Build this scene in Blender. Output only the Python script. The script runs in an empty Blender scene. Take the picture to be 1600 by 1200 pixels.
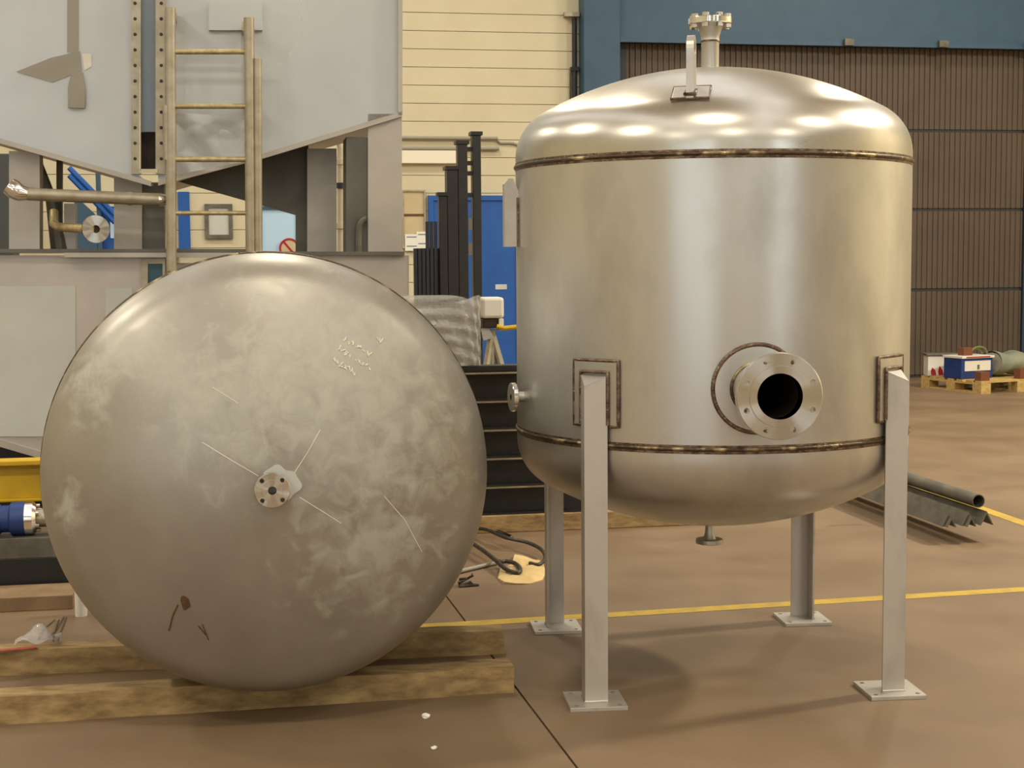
import bpy, bmesh, math, random
from mathutils import Vector, Matrix
random.seed(7)
PI = math.pi
SC = bpy.context.scene
COL = SC.collection

# ------------------------------------------------------------------ camera
F, PITCH, ROLL, H = 2331.3, 0.0837, -0.0075, 1.55
EYE = Vector((0, 0, H))
FW = Vector((0, math.cos(PITCH), -math.sin(PITCH)))
UP0 = Vector((0, math.sin(PITCH), math.cos(PITCH)))
RT0 = Vector((1, 0, 0))
RT = RT0*math.cos(ROLL) + UP0*math.sin(ROLL)
UPV = -RT0*math.sin(ROLL) + UP0*math.cos(ROLL)
cam_d = bpy.data.cameras.new('camera')
cam_d.sensor_width = 36.0
cam_d.lens = F/1600*36.0
cam_d.clip_end = 200
cam = bpy.data.objects.new('camera', cam_d)
COL.objects.link(cam)
m = Matrix.Identity(4)
for i, v in enumerate((RT, UPV, -FW)):
    m[0][i], m[1][i], m[2][i] = v
m.translation = EYE
cam.matrix_world = m
SC.camera = cam

# ------------------------------------------------------------------ world, exposure
w = bpy.data.worlds.new('world'); SC.world = w; w.use_nodes = True
w.node_tree.nodes['Background'].inputs[0].default_value = (0.75, 0.85, 1.0, 1)
w.node_tree.nodes['Background'].inputs[1].default_value = 0.3
SC.view_settings.view_transform = 'Standard'
SC.view_settings.look = 'None'
SC.view_settings.gamma = 1.0
SC.view_settings.use_curve_mapping = False
SC.view_settings.exposure = -1.12
try:
    SC.cycles.max_bounces = 8; SC.cycles.diffuse_bounces = 4; SC.cycles.glossy_bounces = 4
    SC.cycles.sample_clamp_indirect = 6.0; SC.cycles.use_denoising = True
    SC.cycles.caustics_reflective = False; SC.cycles.caustics_refractive = False
except Exception:
    pass

# building axes: the hall stands turned by 10 degrees to the picture plane
BY = math.radians(10.0)
U = Vector((math.cos(BY), math.sin(BY), 0)); V = Vector((-math.sin(BY), math.cos(BY), 0)); Z = Vector((0, 0, 1))

# high-bay lamps: (u, v) in hall axes, height, power
LAMP_Z = 7.6
LAMPS = [(10.2, 7.0, 2700), (0.6, 1.2, 300), (-6.5, 1.2, 600), (7.0, 1.2, 320),
         (-6.5, 7.6, 480), (0.6, 9.6, 320), (-6.5, 14.2, 360), (0.6, 14.2, 360), (7.6, 14.2, 300),
         (0.6, -6.0, 480), (-6.5, -6.0, 480), (7.0, -6.0, 480)]
FILL_LIGHT_EMIT = 2.6
LAMP_COL = (1.0, 0.915, 0.765)
WINDOW_EMIT = 14.0

# ------------------------------------------------------------------ helpers
def lin(r, g, b):
    f = lambda c: ((c/255+0.055)/1.055)**2.4 if c > 10 else c/255/12.92
    return (f(r), f(g), f(b), 1)

def ray(x, y):
    return (FW*F + RT*(x-800) - UPV*(y-600)).normalized()
def on_z(x, y, z=0.0):
    d = ray(x, y); return EYE + d*((z-H)/d.z)
def on_y(x, y, Y):
    d = ray(x, y); return EYE + d*(Y/d.y)
def on_plane(x, y, p, n):
    d = ray(x, y); return EYE + d*((p-EYE).dot(n)/d.dot(n))
def on_sphere(x, y, c, r):
    d = ray(x, y); o = EYE-c; b = o.dot(d); q = b*b-(o.dot(o)-r*r)
    return EYE + d*(-b-math.sqrt(max(q, 0)))
def on_cyl(x, y, c, r):
    d = ray(x, y); a = d.x**2+d.y**2; ox, oy = EYE.x-c.x, EYE.y-c.y
    b = ox*d.x+oy*d.y; q = b*b-a*(ox*ox+oy*oy-r*r)
    return EYE + d*((-b-math.sqrt(max(q, 0)))/a)

def frame(o, zdir, xhint=None):
    z = Vector(zdir).normalized()
    x = Vector(xhint) if xhint is not None else (Vector((0, 0, 1)) if abs(z.z) < .9 else Vector((1, 0, 0)))
    x = (x - z*x.dot(z)).normalized(); y = z.cross(x)
    M = Matrix.Identity(4)
    for i, v in enumerate((x, y, z)):
        M[0][i], M[1][i], M[2][i] = v
    M.translation = o
    return M

class B:                       # bmesh collector
    def __init__(s): s.bm = bmesh.new()
    def poly(s, pts, faces, M=None):
        vs = [s.bm.verts.new(M @ Vector(p) if M else Vector(p)) for p in pts]
        for f in faces:
            try: s.bm.faces.new([vs[i] for i in f])
            except ValueError: pass
        return vs
    def box(s, x0, x1, y0, y1, z0, z1, M=None, bev=0):
        pts = [(x, y, z) for z in (z0, z1) for y in (y0, y1) for x in (x0, x1)]
        if bev:
            t = bmesh.new()
            vs = [t.verts.new(p) for p in pts]
            for f in ((0,2,3,1),(4,5,7,6),(0,1,5,4),(2,6,7,3),(0,4,6,2),(1,3,7,5)): t.faces.new([vs[i] for i in f])
            bmesh.ops.bevel(t, geom=t.edges[:], offset=bev, segments=2, affect='EDGES', profile=.5)
            t.verts.index_update()
            s.poly([v.co.copy() for v in t.verts], [[v.index for v in f.verts] for f in t.faces], M)
            t.free(); return s
        s.poly(pts, ((0,2,3,1),(4,5,7,6),(0,1,5,4),(2,6,7,3),(0,4,6,2),(1,3,7,5)), M)
        return s
    def prism(s, pts, d):      # 3-D polygon extruded by vector d
        n = len(pts); d = Vector(d)
        P = [Vector(p) for p in pts] + [Vector(p)+d for p in pts]
        s.poly(P, [list(range(n))[::-1], list(range(n, 2*n))] + [[i, (i+1) % n, (i+1) % n+n, i+n] for i in range(n)])
        return s
    def lathe(s, prof, n=48, M=None, closed=False):
        rows = []
        for r, z in prof:
            if r < 1e-6: rows.append([s.bm.verts.new(M @ Vector((0, 0, z)) if M else Vector((0, 0, z)))])
            else:
                rows.append([s.bm.verts.new((M @ Vector((r*math.cos(2*PI*k/n), r*math.sin(2*PI*k/n), z))) if M else Vector((r*math.cos(2*PI*k/n), r*math.sin(2*PI*k/n), z))) for k in range(n)])
        pairs = list(zip(rows, rows[1:])) + ([(rows[-1], rows[0])] if closed else [])
        for a, b in pairs:
            for k in range(n):
                k2 = (k+1) % n
                if len(a) == 1 and len(b) == 1: continue
                q = [a[0], b[k2], b[k]] if len(a) == 1 else ([a[k], a[k2], b[0]] if len(b) == 1 else [a[k], a[k2], b[k2], b[k]])
                try: s.bm.faces.new(q)
                except ValueError: pass
        return s
    def tube(s, path, r, n=10, close=False, caps=True):
        P = [Vector(p) for p in path]; L = len(P); rings = []
        prev = None
        for i, p in enumerate(P):
            if close: t = P[(i+1) % L]-P[i-1]
            else: t = P[min(i+1, L-1)]-P[max(i-1, 0)]
            t.normalize()
            if prev is None: x = t.orthogonal().normalized()
            else:
                x = prev - t*prev.dot(t)
                x = x.normalized() if x.length > 1e-6 else t.orthogonal().normalized()
            prev = x; y = t.cross(x)
            rr = r[i] if isinstance(r, (list, tuple)) else r
            rings.append([s.bm.verts.new(p + (x*math.cos(2*PI*k/n)+y*math.sin(2*PI*k/n))*rr) for k in range(n)])
        for a, b in list(zip(rings, rings[1:])) + ([(rings[-1], rings[0])] if close else []):
            for k in range(n): s.bm.faces.new([a[k], a[(k+1) % n], b[(k+1) % n], b[k]])
        if caps and not close:
            s.bm.faces.new(rings[0][::-1]); s.bm.faces.new(rings[-1])
        return s
    def grid(s, fn, nu, nv, M=None):
        vs = [[s.bm.verts.new(M @ Vector(fn(i/nu, j/nv)) if M else Vector(fn(i/nu, j/nv))) for j in range(nv+1)] for i in range(nu+1)]
        for i in range(nu):
            for j in range(nv): s.bm.faces.new([vs[i][j], vs[i+1][j], vs[i+1][j+1], vs[i][j+1]])
        return s
    def mesh(s, name, mt, smooth=None):
        bmesh.ops.recalc_face_normals(s.bm, faces=s.bm.faces[:])
        me = bpy.data.meshes.new(name); s.bm.to_mesh(me); s.bm.free()
        me.materials.append(mt)
        if smooth is not None:
            for p in me.polygons: p.use_smooth = True
            try: me.set_sharp_from_angle(angle=math.radians(smooth))
            except Exception: pass
        return me

def thing(name, label, cat, loc=(0, 0, 0), group=None, kind=None):
    o = bpy.data.objects.new(name, None); o.empty_display_size = .1
    COL.objects.link(o); o.location = loc
    o['label'] = label; o['category'] = cat
    if group: o['group'] = group
    if kind: o['kind'] = kind
    return o
ROOTLOC = {}
def rootloc(o):
    v = Vector((0, 0, 0))
    while o is not None:
        v += Vector(o.location); o = o.parent
    return v
def part(name, b, mt, parent, smooth=None, label=None, cut=None, kind=None):
    """world-space geometry -> child mesh of parent"""
    me = b.mesh(name, mt, smooth)
    if cut:
        me = boolean(me, cut, smooth)
    me.transform(Matrix.Translation(-rootloc(parent)))
    o = bpy.data.objects.new(name, me); COL.objects.link(o); o.parent = parent
    if label: o['label'] = label
    if kind: o['kind'] = kind
    return o
def solo(name, b, mt, label, cat, group=None, smooth=None, base=None, kind=None):
    me = b.mesh(name, mt, smooth)
    if base is None:
        xs = [v.co for v in me.vertices]
        base = Vector((sum(v.x for v in xs)/len(xs), sum(v.y for v in xs)/len(xs), min(v.z for v in xs)))
    me.transform(Matrix.Translation(-Vector(base)))
    o = bpy.data.objects.new(name, me); COL.objects.link(o); o.location = base
    if label: o['label'] = label
    if cat: o['category'] = cat
    if group: o['group'] = group
    if kind: o['kind'] = kind
    return o
def boolean(me, cutter, smooth):
    a = bpy.data.objects.new('tmp_a', me); COL.objects.link(a)
    cm = cutter.mesh('tmp_c', me.materials[0])
    c = bpy.data.objects.new('tmp_c', cm); COL.objects.link(c)
    md = a.modifiers.new('b', 'BOOLEAN'); md.object = c; md.operation = 'DIFFERENCE'; md.solver = 'EXACT'
    dg = bpy.context.evaluated_depsgraph_get(); dg.update()
    r = bpy.data.meshes.new_from_object(a.evaluated_get(dg))
    bpy.data.objects.remove(a); bpy.data.objects.remove(c)
    r.name = me.name
    if smooth is not None:
        for p in r.polygons: p.use_smooth = True
        try: r.set_sharp_from_angle(angle=math.radians(smooth))
        except Exception: pass
    return r

# ------------------------------------------------------------------ materials
def mat(name, c1, c2=None, rough=.5, metal=0.0, scale=6.0, detail=4, lo=.35, hi=.65, bump=0.0, bscale=None,
        stretch=(1, 1, 1), rvar=0.0, emit=None, aniso=None, coat=0):
    mt = bpy.data.materials.new(name); mt.use_nodes = True
    nt = mt.node_tree; N, L = nt.nodes, nt.links
    bs = N['Principled BSDF']
    bs.inputs['Base Color'].default_value = c1; bs.inputs['Roughness'].default_value = rough; bs.inputs['Metallic'].default_value = metal
    if coat: bs.inputs['Coat Weight'].default_value = coat; bs.inputs['Coat Roughness'].default_value = .15
    if emit:
        bs.inputs['Emission Color'].default_value = emit[0]; bs.inputs['Emission Strength'].default_value = emit[1]
    if c2 is not None or bump or rvar:
        tc = N.new('ShaderNodeTexCoord'); mp = N.new('ShaderNodeMapping'); mp.inputs['Scale'].default_value = stretch
        L.new(tc.outputs['Object'], mp.inputs['Vector'])
        nz = N.new('ShaderNodeTexNoise'); nz.inputs['Scale'].default_value = scale; nz.inputs['Detail'].default_value = detail
        nz.inputs['Roughness'].default_value = .6
        L.new(mp.outputs['Vector'], nz.inputs['Vector'])
        if c2 is not None:
            rp = N.new('ShaderNodeValToRGB'); rp.color_ramp.elements[0].position = lo; rp.color_ramp.elements[1].position = hi
            rp.color_ramp.elements[0].color = c1; rp.color_ramp.elements[1].color = c2
            L.new(nz.outputs['Fac'], rp.inputs['Fac']); L.new(rp.outputs['Color'], bs.inputs['Base Color'])
        if rvar:
            mr = N.new('ShaderNodeMapRange'); mr.inputs['From Min'].default_value = .3; mr.inputs['From Max'].default_value = .7
            mr.inputs['To Min'].default_value = rough-rvar; mr.inputs['To Max'].default_value = rough+rvar
            L.new(nz.outputs['Fac'], mr.inputs['Value']); L.new(mr.outputs['Result'], bs.inputs['Roughness'])
        if bump:
            n2 = nz
            if bscale:
                n2 = N.new('ShaderNodeTexNoise'); n2.inputs['Scale'].default_value = bscale; n2.inputs['Detail'].default_value = 3
                L.new(mp.outputs['Vector'], n2.inputs['Vector'])
            bp = N.new('ShaderNodeBump'); bp.inputs['Strength'].default_value = bump; bp.inputs['Distance'].default_value = .01
            L.new(n2.outputs['Fac'], bp.inputs['Height']); L.new(bp.outputs['Normal'], bs.inputs['Normal'])
    return mt

M_FLOOR = mat('floor_paint', lin(118, 97, 73), lin(133, 111, 85), rough=.55, scale=1.3, detail=6, bump=.05, bscale=40, rvar=.1)
M_YEL = mat('yellow_paint', lin(192, 160, 58), lin(160, 134, 70), rough=.6, scale=9, lo=.4, hi=.75)
M_CREAM = mat('cream_paint', lin(208, 198, 167), lin(213, 204, 174), rough=.7, scale=2)
M_CREAMJ = mat('cream_joint', lin(196, 184, 148), rough=.8)
M_WHITEW = mat('white_trunking', lin(240, 234, 212), rough=.5)
M_CEIL = mat('ceiling_sheet', lin(226, 222, 210), rough=.8)
M_BLUEST = mat('blue_steel', lin(50, 80, 104), lin(56, 86, 110), rough=.5, scale=3)
M_BLUED = mat('blue_door', lin(24, 82, 160), lin(28, 90, 170), rough=.45, scale=3)
M_BROWN = mat('brown_door', lin(92, 78, 62), lin(84, 71, 57), rough=.6, scale=2)
M_DARKF = mat('dark_frame', lin(46, 48, 52), rough=.6)
M_SHELL = mat('stainless_shell', (.61, .595, .55, 1), (.44, .425, .385, 1), rough=.34, metal=.85, scale=3.2, detail=7, lo=.48, hi=.76, rvar=.05, bump=.01, stretch=(1, 1, .55))
M_HEAD = mat('stainless_head', (.62, .595, .53, 1), (.54, .515, .45, 1), rough=.30, metal=.9, scale=4, detail=5, rvar=.04, bump=.01)
M_SATIN = mat('stainless_satin', (.60, .575, .52, 1), (.52, .50, .45, 1), rough=.42, metal=.8, scale=8, detail=5, rvar=.05)
M_LEG = mat('stainless_leg', (.60, .565, .50, 1), (.44, .415, .37, 1), rough=.48, metal=.75, scale=7, detail=6, lo=.5, hi=.8, stretch=(1, 1, .5))
M_MACH = mat('machined_steel', (.86, .84, .78, 1), rough=.22, metal=1.0)
def turned(name, base, rough, an):
    mt = mat(name, base, rough=rough, metal=1.0); nt = mt.node_tree
    tg = nt.nodes.new('ShaderNodeTangent'); tg.direction_type = 'RADIAL'; tg.axis = 'Z'
    bs = nt.nodes['Principled BSDF']; bs.inputs['Anisotropic'].default_value = an
    nt.links.new(tg.outputs['Tangent'], bs.inputs['Tangent']); return mt
M_TURN = turned('turned_steel', (.66, .64, .59, 1), .20, .96)
def relocal(o, M):
    root = Vector((0, 0, 0)); q = o.parent
    while q is not None: root += Vector(q.location); q = q.parent
    T = Matrix.Translation(-root) @ M
    o.data.transform(T.inverted()); o.matrix_local = T
M_WELD = mat('weld_bead', lin(86, 74, 58), lin(190, 172, 130), rough=.35, metal=.8, scale=14, detail=2, lo=.5, hi=.68, bump=.4, bscale=120)
M_TINT = mat('heat_tint', lin(88, 72, 60), lin(140, 118, 100), rough=.35, metal=.8, scale=30, detail=2, bump=.5, bscale=140)
M_CHROME = mat('bright_steel', (.88, .87, .84, 1), rough=.12, metal=1.0)
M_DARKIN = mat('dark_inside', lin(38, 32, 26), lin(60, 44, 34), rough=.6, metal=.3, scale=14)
M_WOOD = mat('rough_wood', lin(186, 158, 108), lin(118, 92, 58), rough=.8, scale=9, detail=9, lo=.32, hi=.74, bump=.4, stretch=(1, 3, 3))
M_WOOD2 = mat('pallet_wood', lin(205, 176, 112), lin(176, 144, 86), rough=.8, scale=8, stretch=(1, 4, 4))
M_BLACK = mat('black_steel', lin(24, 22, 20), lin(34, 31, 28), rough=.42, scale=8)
M_LITEDGE = mat('lit_edge', lin(158, 148, 118), lin(120, 112, 92), rough=.5, metal=.3, scale=12)
M_GREYST = mat('grey_steel', lin(120, 116, 104), lin(92, 88, 78), rough=.5, metal=.3, scale=7)
M_PANEL = mat('film_covered_sheet', lin(200, 203, 202), lin(192, 195, 196), rough=.3, metal=.25, scale=1.6, detail=3, rvar=.04)
M_PANEL2 = mat('lower_sheet', lin(202, 192, 180), lin(186, 180, 172), rough=.38, metal=.4, scale=1.6, detail=3)
M_FILM = mat('pale_film', lin(206, 207, 198), lin(198, 200, 192), rough=.4, metal=.1, scale=3)
M_PLAINGREY = mat('plain_grey', lin(154, 148, 134), rough=.5)
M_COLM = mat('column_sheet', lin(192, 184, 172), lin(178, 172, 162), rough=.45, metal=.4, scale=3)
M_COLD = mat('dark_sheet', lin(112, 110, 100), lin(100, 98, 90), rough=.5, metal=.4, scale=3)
M_TUBE = mat('ladder_tube', lin(184, 176, 156), lin(164, 154, 130), rough=.4, metal=.5, scale=12)
M_GOLDT = mat('rung_tube', lin(200, 184, 144), lin(170, 152, 108), rough=.4, metal=.5, scale=30)
M_IYEL = mat('yellow_beam', lin(214, 176, 22), lin(196, 158, 20), rough=.5, scale=5)
M_PBLUE = mat('pump_blue', lin(28, 52, 110), lin(36, 66, 130), rough=.4, scale=6)
M_WHITE = mat('white_paint', lin(226, 222, 208), rough=.5)
M_PAPER = mat('paper', lin(238, 236, 226), rough=.8)
M_TAN = mat('tan_card', lin(206, 190, 154), lin(196, 178, 140), rough=.8, scale=4)
M_RED = mat('red_paint', lin(168, 30, 34), rough=.5)
M_INK = mat('grey_ink', lin(120, 124, 140), rough=.8)
M_GLASSB = mat('pale_blue_glass', lin(176, 204, 222), rough=.2, emit=(lin(176, 208, 230), .35))
M_SLOT = mat('slot_glass', lin(128, 138, 148), rough=.35, metal=.2)
M_RUST = mat('rust', lin(82, 56, 34), lin(110, 82, 52), rough=.8, scale=40)
M_CHALK = mat('chalk', lin(240, 236, 216), rough=.9)
M_RAG = mat('tan_cloth', lin(224, 196, 140), lin(206, 176, 120), rough=.9, scale=8)
M_ROPE = mat('wire_rope', lin(92, 84, 74), lin(66, 60, 54), rough=.5, metal=.5, scale=60)
M_GREEN = mat('green_hose', lin(112, 118, 66), rough=.6)
M_BROWNW = mat('brown_board', lin(116, 70, 44), rough=.8)
M_WIN = mat('daylight_pane', (1, 1, 1, 1), rough=.5, emit=((.72, .86, 1.0, 1), WINDOW_EMIT))
M_FILL_LIGHT = mat('fill_light_sheet', (.9, .9, .9, 1), rough=.5, emit=((.95, .97, 1.0, 1), FILL_LIGHT_EMIT))
def plastic(name, c, alpha, rough, bump, bscale):
    mt = mat(name, c, rough=rough, bump=bump, bscale=bscale, scale=bscale)
    mt.node_tree.nodes['Principled BSDF'].inputs['Alpha'].default_value = alpha
    return mt
M_BUBBLE = plastic('bubble_wrap', lin(200, 198, 190), .6, .10, 1.0, 45)
M_CLEAR = plastic('clear_plastic', lin(225, 225, 225), .35, .1, .6, 60)

# ------------------------------------------------------------------ hall shell
P_WALL = on_z(1430, 589)                       # foot of the far wall
WV = P_WALL.dot(V)                             # its distance along the hall
def hall(u, v, z=0): return U*u + V*v + Z*z
def wpt(x, y, off=0.0): return on_plane(x, y, V*(WV-off), V)
UL, UR, VF = -12.0, 14.0, -13.0
HZ = 8.6
RH = Matrix.Rotation(BY, 4, 'Z')
def hbox(u0, u1, v0, v1, z0, z1, bev=0, b=None):
    b = b or B(); b.box(u0, u1, v0, v1, z0, z1, RH, bev); return b

# floor with its expansion joint cut in
ja, jb = on_z(716, 956), on_z(902, 1200)
jd = (jb-ja).normalized(); jn = Vector((-jd.y, jd.x, 0))
b = B()
p0, p1 = ja - jd*14, jb + jd*22
wj = .004
def fl(p, s, z=0): return p + jn*s + Z*z
pts = [fl(p0, -22), fl(p1, -22), fl(p1, -wj), fl(p0, -wj), fl(p0, -wj, -.02), fl(p1, -wj, -.02), fl(p1, wj, -.02), fl(p0, wj, -.02), fl(p0, wj), fl(p1, wj), fl(p1, 26), fl(p0, 26)]
b.poly(pts, [(0, 1, 2, 3), (3, 2, 5, 4), (4, 5, 6, 7), (7, 6, 9, 8), (8, 9, 10, 11)])
floor = solo('floor', b, M_FLOOR, 'brown painted concrete hall floor with a thin joint', 'floor', base=(0, 0, 0), kind='structure')
def stripe(x0, y0, x1, y1, wd, ext0=0, ext1=0):
    a, c = on_z(x0, y0), on_z(x1, y1); d = (c-a).normalized(); n = Vector((-d.y, d.x, 0))*wd/2
    a -= d*ext0; c += d*ext1
    b = B(); b.prism([a-n+Z*.0005, c-n+Z*.0005, c+n+Z*.0005, a+n+Z*.0005], Z*.001)
    part('floor_line', b, M_YEL, floor, label='yellow painted floor line')
stripe(695, 977, 1600, 921, .085, 3.0, 3.0)
stripe(1560, 804, 1600, 818, .085, 6.0, 1.0)

wall_back = solo('wall_back', hbox(UL, UR, WV, WV+.3, 0, HZ), M_CREAMJ, 'cream far wall of horizontal block courses', 'wall', base=(0, 0, 0), kind='structure')
ucol0, ucol1 = wpt(904, 100).dot(U), wpt(960, 100).dot(U)
z_c = [wpt(760, y).z for y in (190.5, 162.5, 134.5)]
CH = (z_c[2]-z_c[0])/2
zoff = z_c[0] % CH
k = 0
zz = zoff - CH
while zz < 5.2:
    a, c = max(zz, 0), zz+CH-.006
    if c-a > .03:
        part('panel', hbox(UL+.01, ucol0, WV-.03, WV+.01, a, c, .004), M_CREAM, wall_back)
    zz += CH
part('panel', hbox(UL+.01, ucol0, WV-.03, WV+.01, zz, HZ-.02), M_CREAM, wall_back)
part('panel', hbox(ucol1, UR, WV-.03, WV+.01, wpt(1200, -80).z, HZ-.02), M_CREAM, wall_back)

for nm, bb, mt_, lb in (
    ('wall_left', hbox(UL-.3, UL, VF, WV, 0, HZ), M_CREAM, 'cream side wall out to the left'),
    ('wall_right', hbox(UR, UR+.3, VF, WV, 0, HZ), M_CREAM, 'cream side wall out to the right'),
    ('wall_front', hbox(UL, UR, VF-.3, VF, 0, HZ), M_CREAM, 'cream wall behind the camera'),
    ('ceiling', hbox(UL, UR, VF, WV, HZ, HZ+.2), M_CEIL, 'grey sheet metal hall roof')):
    solo(nm, bb, mt_, lb, nm.split('_')[0], base=(0, 0, 0), kind='structure')
# daylight windows high in the wall behind the camera
for i, (a, c, z0, z1) in enumerate(((-10.2, -8.8, 1.2, 5.5), (-5.35, -4.45, .3, 6.5), (1.9, 2.35, 1.2, 6.0), (8.0, 9.6, 1.2, 5.5))):
    b = B(); hbox(a, c, VF+.02, VF+.06, z0, z1, 0, b)
    wo = solo('window_%d' % (i+2), b, M_WIN, 'tall daylight window in the wall behind the camera', 'window', base=hall((a+c)/2, VF, z0), kind='structure')
    fb = B()
    for q in (a-.06, c): hbox(q, q+.06, VF+.01, VF+.09, z0-.06, z1+.06, 0, fb)
    for q in (z0-.06, z1, (z0+z1)/2): hbox(a, c, VF+.01, VF+.09, q, q+.06, 0, fb)
    part('window_frame', fb, M_DARKF, wo)

for i, a in enumerate((-9.6, -3.9, 3.0, 9.4)):  # unseen glowing roof strips, added as soft fill to brighten the dome
    b = B(); hbox(a, a+1.8, VF+1.0, WV-.6, HZ-.03, HZ-.005, 0, b)
    wo = solo('window_%d' % (i+6), b, M_FILL_LIGHT, 'unseen added rooflight strip in the hall roof', 'fill_light', base=hall(a+.9, 0, HZ-.03), kind='structure')
    for q in range(11):
        vv = VF+1.0+(WV-VF-1.6)*q/10; part('fill_light_bar', hbox(a, a+1.8, vv-.03, vv+.03, HZ-.06, HZ-.03), M_DARKF, wo)

# blue column and lintel, brown sectional gate
bc = solo('trim_1', hbox(ucol0, ucol1, WV-.3, WV, 0, HZ-.02, .01), M_BLUEST, 'blue steel column beside the brown gate', 'column', kind='structure', base=hall(ucol0, WV, 0))
zl = wpt(962, 67).z
ug0 = wpt(975, 100).dot(U); ug1 = wpt(1592, 300).dot(U)
li = solo('trim_2', hbox(ucol1, UR-.01, WV-.22, WV-.03, zl, wpt(1200, -80).z, .01), M_BLUEST, 'blue steel lintel over the brown gate', 'lintel', kind='structure', base=hall(ucol1, WV, zl))
part('lintel_flange', hbox(ucol1, UR-.01, WV-.30, WV-.22, zl-.03, zl+.03), M_BLUEST, li)
for xx in (1310, 1455, 1588):
    u = wpt(xx, 70).dot(U)
    part('bracket', hbox(u-.06, u+.06, WV-.36, WV-.30, zl-.03, zl+.05), M_GREYST, li)
solo('trim_3', hbox(ucol1+.02, ug0, WV-.12, WV-.03, 0, zl, .005), M_DARKF, 'dark strip put in for the shade between blue column and gate', 'post', kind='structure', base=hall(ucol1, WV, 0))  # shadow beside the blue column is built as a dark strip
solo('trim_4', hbox(ug1, ug1+.35, WV-.16, WV-.05, 0, zl, .005), mat('dark_blue_post', lin(40, 56, 72), rough=.6), 'dark blue post at the right end of the gate', 'post', kind='structure', base=hall(ug1, WV, 0))
gate = thing('door_1', 'brown sectional sliding gate of ribbed panels', 'gate', hall((ug0+ug1)/2, WV, 0), kind='structure')
zs = [zl] + [wpt(1500, y).z for y in (206, 328, 452)] + [0.02]
for z1, z0 in zip(zs, zs[1:]):
    b = B(); n = 74                      # trapezoidal ribs
    prof = []
    for i in range(n):
        u0 = ug0 + (ug1-ug0)*i/n; du = (ug1-ug0)/n
        prof += [(u0, 0), (u0+du*.55, 0), (u0+du*.65, .018), (u0+du*.9, .018)]
    prof.append((ug1, 0))
    vs0 = [b.bm.verts.new(hall(u, WV-.10-d, z0+.02)) for u, d in prof]; vs1 = [b.bm.verts.new(hall(u, WV-.10-d, z1-.02)) for u, d in prof]
    for i in range(len(prof)-1): b.bm.faces.new([vs0[i], vs0[i+1], vs1[i+1], vs1[i]])
    part('gate_panel', b, M_BROWN, gate)
    part('rail', hbox(ug0, ug1, WV-.09, WV-.04, z0-.03, z0+.03), M_DARKF, gate)

# blue personnel door
du0, du1 = wpt(669, 400).dot(U), wpt(812, 400).dot(U)
dz = wpt(740, 306).z
d2 = thing('door_2', 'bright blue hinged steel door in the cream wall', 'door', hall((du0+du1)/2, WV, 0), kind='structure')
part('door_leaf', hbox(du0+.06, du1-.06, WV-.09, WV-.03, .01, dz-.06, .005), M_BLUED, d2)
fb = B(); hbox(du0, du0+.06, WV-.11, WV-.03, 0, dz, 0, fb); hbox(du1-.06, du1, WV-.11, WV-.03, 0, dz, 0, fb); hbox(du0+.06, du1-.06, WV-.11, WV-.03, dz-.06, dz, 0, fb)
part('door_frame', fb, M_BLUED, d2)
q = wpt(781, 448)
part('sticker', hbox(q.dot(U)-.07, q.dot(U)+.07, WV-.095, WV-.0895, q.z-.03, q.z+.03), M_FILM, d2, label='pale sticker')

# trunking and pipes on the cream wall
ta, tb = wpt(560, 228).dot(U), wpt(724, 228).dot(U)
tr = thing('cable_trunking', 'white horizontal cable trunking on the cream wall above the notice board', 'trunking', hall(ta, WV-.03, wpt(640, 256).z))
part('trunking_cover', hbox(ta, tb, WV-.11, WV-.031, wpt(640, 256).z, wpt(640, 236).z, .005), M_WHITEW, tr)
for y0, y1, x1 in ((214, 219, 776), (230, 235, 778)):
    b = B(); z = wpt(700, (y0+y1)/2).z; b.tube([hall(ta, WV-.07, z), hall(wpt(x1, 215).dot(U), WV-.07, z)], .022, 10)
    solo('wall_conduit', b, M_PLAINGREY, 'upper thin grey conduit running above the white trunking' if y0 == 214 else 'lower thin grey conduit just over the white trunking', 'conduit', 'conduits on the cream wall', smooth=40)
b = B(); z = wpt(785, 224).z
b.tube([hall(wpt(776, 224).dot(U), WV-.05, wpt(776, 216).z-.03), hall(wpt(781, 224).dot(U), WV-.05, z), hall(wpt(800, 224).dot(U), WV-.05, z), hall(wpt(830, 224).dot(U), WV-.05, z-.08)], .015, 8)
solo('wall_cable', b, M_PLAINGREY, 'thin grey cable dipping behind the standing tank', 'cable', smooth=40)
b = B(); u = wpt(896, 100).dot(U)
b.tube([hall(u, WV-.06, .3), hall(u, WV-.06, wpt(896, 30).z)], .03, 10)
dp = thing('drop_conduit', 'dark vertical conduit on the wall beside the blue column', 'conduit', hall(u, WV-.06, .3))
part('conduit_pipe', b, M_DARKF, dp, 40)
zc = wpt(896, 28).z
part('cap_bracket', hbox(u-.13, u+.05, WV-.12, WV-.031, zc, zc+.05), M_TUBE, dp)
part('clip', hbox(u-.05, u+.05, WV-.10, WV-.031, wpt(896, 112).z, wpt(896, 106).z), M_DARKF, dp)
part('inner_wire', B().tube([hall(u-.07, WV-.05, .3), hall(u-.05, WV-.05, zc-.6)], .012, 8), M_GREYST, dp, 40)

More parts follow.
